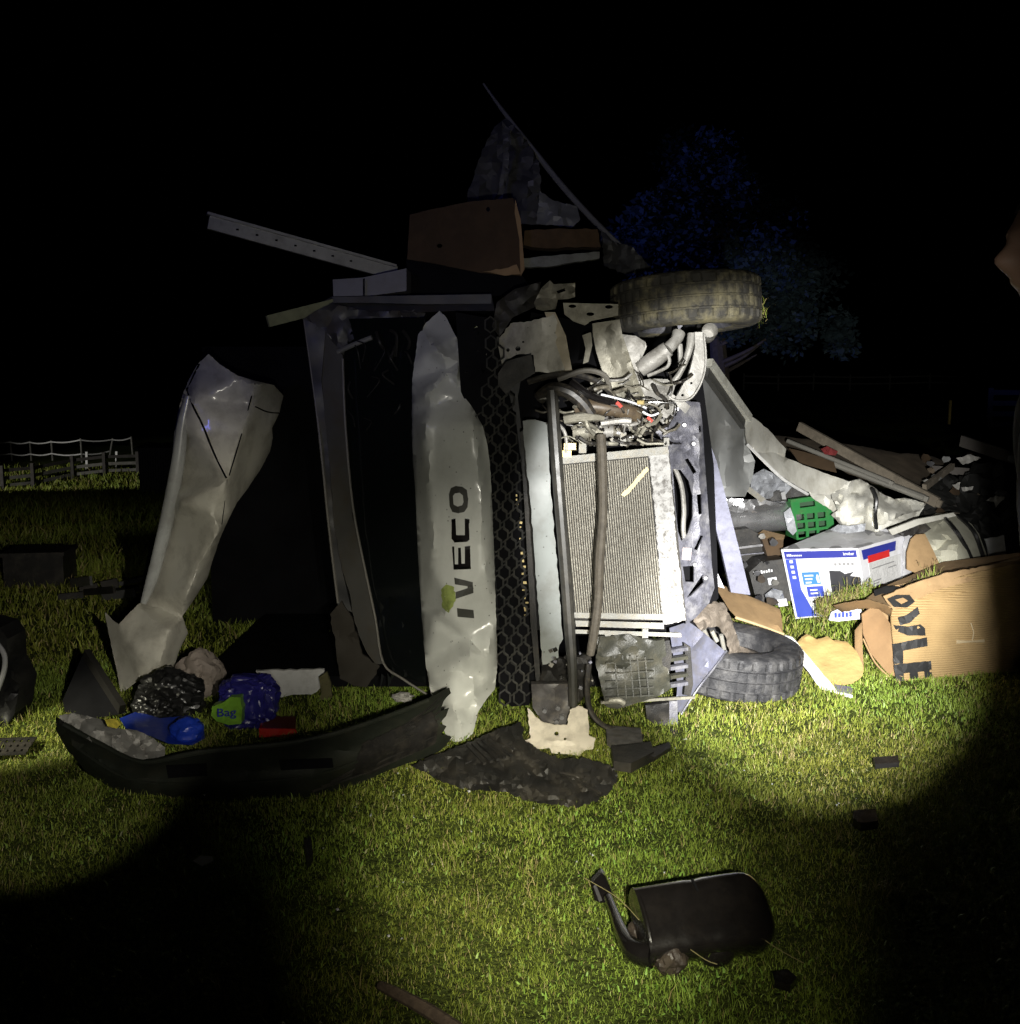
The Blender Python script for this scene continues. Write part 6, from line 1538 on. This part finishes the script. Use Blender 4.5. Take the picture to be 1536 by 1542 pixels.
# tree --------------------------------------------------------------------------
tr = thing('leafy_tree', on_terrain(1085, 560, 18), 'dense leafy tree glowing faint blue behind the upper tyre', 'tree')
b0 = on_terrain(1085, 560, 18)
mb = MB()
mb.tube([b0 - Vector((0, 0, .2)), b0 + Vector((.05, 0, 1.0)), b0 + Vector((-.05, .1, 2.2)), b0 + Vector((-.2, .1, 3.6)), b0 + Vector((-.35, 0, 5.4))], [.20, .17, .14, .09, .03], 10)
rt = random.Random(5)
tips = []
for k in range(26):
    z0 = rt.uniform(1.0, 4.6)
    a = rt.uniform(0, 2 * math.pi)
    l = rt.uniform(.7, 1.7) * (1 - .1 * z0)
    p0 = b0 + Vector((-.05 * z0, 0, z0))
    p1 = p0 + Vector((math.cos(a) * l * .55, math.sin(a) * l * .55, l * .25))
    p2 = p0 + Vector((math.cos(a) * l, math.sin(a) * l, l * .35 + rt.uniform(-.2, .3)))
    mb.tube([p0, p1, p2], [.045, .03, .012], 6)
    tips.append(p2)
mb.build('trunk', bark, tr, True)
clumps = []
for k in range(120):
    px, py = rt.uniform(945, 1275), rt.uniform(190, 520)
    # silhouette: peak near x=1040, right shoulder lower
    topy = np.interp(px, [945, 975, 1000, 1040, 1090, 1130, 1180, 1230, 1275], [330, 270, 225, 195, 225, 290, 320, 370, 450])
    boty = np.interp(px, [945, 1000, 1100, 1200, 1275], [390, 470, 500, 520, 520])
    if not topy + 12 < py < boty:
        continue
    clumps.append((W(px, py, 18 + rt.uniform(-1.6, 1.6)), rt.uniform(.24, .48)))
LV, LF, LT = [], [], []
for c_, r_ in clumps:
    for k in range(300):
        v = Vector((rt.gauss(0, 1), rt.gauss(0, 1), rt.gauss(0, 1))).normalized() * r_ * rt.uniform(.45, 1.15)
        p = c_ + v
        a = Vector((rt.gauss(0, 1), rt.gauss(0, 1), rt.gauss(0, .6))).normalized()
        b = a.cross(Vector((rt.gauss(0, 1), rt.gauss(0, 1), rt.gauss(0, 1)))).normalized()
        s_ = rt.uniform(.09, .16)
        i0 = len(LV)
        LV += [p, p + a * s_ * .5 + b * s_ * .28, p + a * s_, p + a * s_ * .5 - b * s_ * .28]
        LF.append((i0, i0 + 1, i0 + 2, i0 + 3))
        g = rt.uniform(.7, 1.35)
        LT += [(.026 * g, .042 * g, .046 * g, 1)] * 4
cr = link('crown', LV, LF, leaf_m, tr)
at = cr.data.attributes.new('tint', 'FLOAT_COLOR', 'POINT')
at.data.foreach_set('color', np.array(LT, np.float32).ravel())

# bystander at the right edge ----------------------------------------------------
def skin_mesh(name, joints, edges, mat, parent, sub=2):
    me = bpy.data.meshes.new(name)
    base = Vector(parent['_base']) if parent is not None else Vector((0, 0, 0))
    me.from_pydata([tuple(Vector(j[0]) - base) for j in joints], edges, [])
    o = bpy.data.objects.new(name, me)
    col.objects.link(o)
    o.modifiers.new('skin', 'SKIN').use_smooth_shade = True
    for i, j in enumerate(joints):
        r = j[1]
        me.skin_vertices[0].data[i].radius = (r, r) if not isinstance(r, tuple) else r
    me.skin_vertices[0].data[0].use_root = True
    m = o.modifiers.new('sub', 'SUBSURF')
    m.levels = sub
    m.render_levels = sub
    dg = bpy.context.evaluated_depsgraph_get()
    me2 = bpy.data.meshes.new_from_object(o.evaluated_get(dg))
    me2.name = name
    bpy.data.objects.remove(o)
    me2.materials.clear()
    me2.materials.append(mat)
    me2.shade_smooth()
    o = bpy.data.objects.new(name, me2)
    col.objects.link(o)
    if parent is not None:
        o.parent = parent
        o['_base'] = list(base)
    return o
PX, PY = 1.10, 1.92
per = thing('person', (PX, PY, 0), 'person in a dark jacket standing at the edge watching the wreck', 'person')
def pp(x, y, z):
    return Vector((PX + x, PY + y, z))
# faces left (-x) and slightly away (+y)
body_j = [(pp(0.08, 0, .98), .10), (pp(0.06, 0, 1.15), .10), (pp(.04, 0, 1.38), .11), (pp(.02, 0, 1.55), .09), (pp(-.03, 0, 1.65), .060), (pp(-.07, 0, 1.77), .056),
          (pp(.02, .19, 1.53), .072), (pp(.09, .25, 1.26), .052), (pp(.11, .26, 1.02), .040), (pp(.11, .26, .94), .036),
          (pp(.02, -.19, 1.53), .072), (pp(.09, -.25, 1.26), .052), (pp(.11, -.26, 1.02), .040), (pp(.11, -.26, .94), .036),
          (pp(.09, .10, .90), .09), (pp(.09, .11, .52), .066), (pp(.12, .12, .10), .045), (pp(-.0, .13, .035), .036),
          (pp(.09, -.10, .90), .09), (pp(.09, -.11, .52), .066), (pp(.12, -.12, .10), .045), (pp(-.0, -.13, .035), .036)]
body_e = [(0, 1), (1, 2), (2, 3), (3, 4), (4, 5), (3, 6), (6, 7), (7, 8), (8, 9), (3, 10), (10, 11), (11, 12), (12, 13), (0, 14), (14, 15), (15, 16), (16, 17), (0, 18), (18, 19), (19, 20), (20, 21)]
# hands: palm plus five fingers each
for sgn, wi in ((1, 9), (-1, 13)):
    w0 = body_j[wi][0]
    pi = len(body_j)
    body_j.append((w0 + Vector((-.03, 0, -.07)), (.030, .018)))
    body_e.append((wi, pi))
    for f in range(4):
        o0 = w0 + Vector((-.035 + (f - 1.5) * -.018, .004 * sgn, -.09))
        a1 = o0 + Vector((-.006, 0, -.045 + .006 * abs(f - 1.2)))
        a2 = a1 + Vector((.012, 0, -.035))
        i0 = len(body_j)
        body_j += [(o0, .0095), (a1, .0085), (a2, .0075)]
        body_e += [(pi, i0), (i0, i0 + 1), (i0 + 1, i0 + 2)]
    t0 = w0 + Vector((-.06, -.005 * sgn, -.045))
    i0 = len(body_j)
    body_j += [(t0, .011), (t0 + Vector((-.02, 0, -.045)), .0085)]
    body_e += [(pi, i0), (i0, i0 + 1)]
bdy = skin_mesh('body', body_j, body_e, skin, per)
# head as one sculpted surface, profile to the left
hc = pp(-.085, 0, 1.835)
bmh = bmesh.new()
bmesh.ops.create_icosphere(bmh, subdivisions=5, radius=1)
hv = []
for v in bmh.verts:
    x, y, z = v.co
    px_, py_, pz_ = x * .098, y * .077, z * .125
    if x < 0:
        px_ *= 1 - .16 * max(0, -z) ** 1.5
        fy = math.exp(-(y / .22) ** 2)
        px_ -= .030 * fy * math.exp(-((z + .18) / .20) ** 2)                 # nose
        px_ += .010 * math.exp(-(((abs(y) - .42)) / .18) ** 2) * math.exp(-((z - .06) / .12) ** 2)  # eye sockets
        px_ -= .008 * math.exp(-(y / .35) ** 2) * math.exp(-((z + .50) / .06) ** 2)   # lips
        px_ -= .012 * math.exp(-(y / .35) ** 2) * math.exp(-((z + .80) / .14) ** 2)   # chin
        px_ -= .006 * math.exp(-((z - .22) / .10) ** 2)
    py_ *= 1 - .28 * max(0, -z - .2)
    if abs(y) > .85 and -.25 < z < .2 and -.1 < x < .35:
        py_ *= 1.16
    hv.append(hc + Vector((px_, py_, pz_)))
hf = [tuple(v.index for v in f.verts) for f in bmh.faces]
link('head', hv, hf, skin, per, True, 60)
link('hair', [hc + (p - hc) * 1.10 + Vector((.012, 0, .014)) for i, p in enumerate(hv)], [f for f in hf if all((hv[i] - hc).z > .045 - 1.1 * max(0, (hv[i] - hc).x + .02) for i in f)], hair_m, per, True, 60)
bmh.free()
for sgn in (-1, 1):
    blob('eye', hc + Vector((-.078, .032 * sgn, .008)), (.010, .010, .008), M('eye_dark', (.03, .02, .015), .2), bdy, 0, 1, 2, 0, False)
def garment(name, tubes, mat, squash=None):
    mbg = MB()
    for pts_, rad_, sq in tubes:
        k0 = len(mbg.v)
        mbg.tube([pp(*p) for p in pts_], rad_, 18, 4)
        if sq:
            for i in range(k0, len(mbg.v)):
                v = mbg.v[i]
                v.y = PY + (v.y - PY) * sq
    return mbg.build(name, mat, per, True, 60)
torso = ([(.11, 0, .84), (.10, 0, .95), (.065, 0, 1.15), (.04, 0, 1.36), (.02, 0, 1.50), (.0, 0, 1.59), (-.03, 0, 1.665)], [.138, .142, .145, .152, .14, .10, .072], 1.35)
sleeves = [([(.0, .04 * g, 1.56), (.01, .13 * g, 1.55), (.04, .21 * g, 1.46), (.09, .255 * g, 1.26), (.11, .265 * g, 1.02), (.11, .265 * g, .955)], [.09, .088, .082, .068, .056, .05], None) for g in (1, -1)]
garment('jacket', [torso] + sleeves, jacket_m)
legs = [([(.10, .085 * g, .93), (.09, .10 * g, .80), (.09, .11 * g, .52), (.12, .12 * g, .07)], [.115, .11, .088, .07], None) for g in (1, -1)]
garment('trousers', [([(.10, 0, .78), (.10, 0, .90), (.09, 0, 1.02)], [.09, .12, .11], 1.3)] + legs, trouser_m)
for sgn in (1, -1):
    blob('boot', pp(.06, .125 * sgn, .055), (.15, .055, .065), boot_m, per, .05, 1, 3, 1, True)

# tidy helper data
for o in bpy.data.objects:
    if '_base' in o:
        del o['_base']
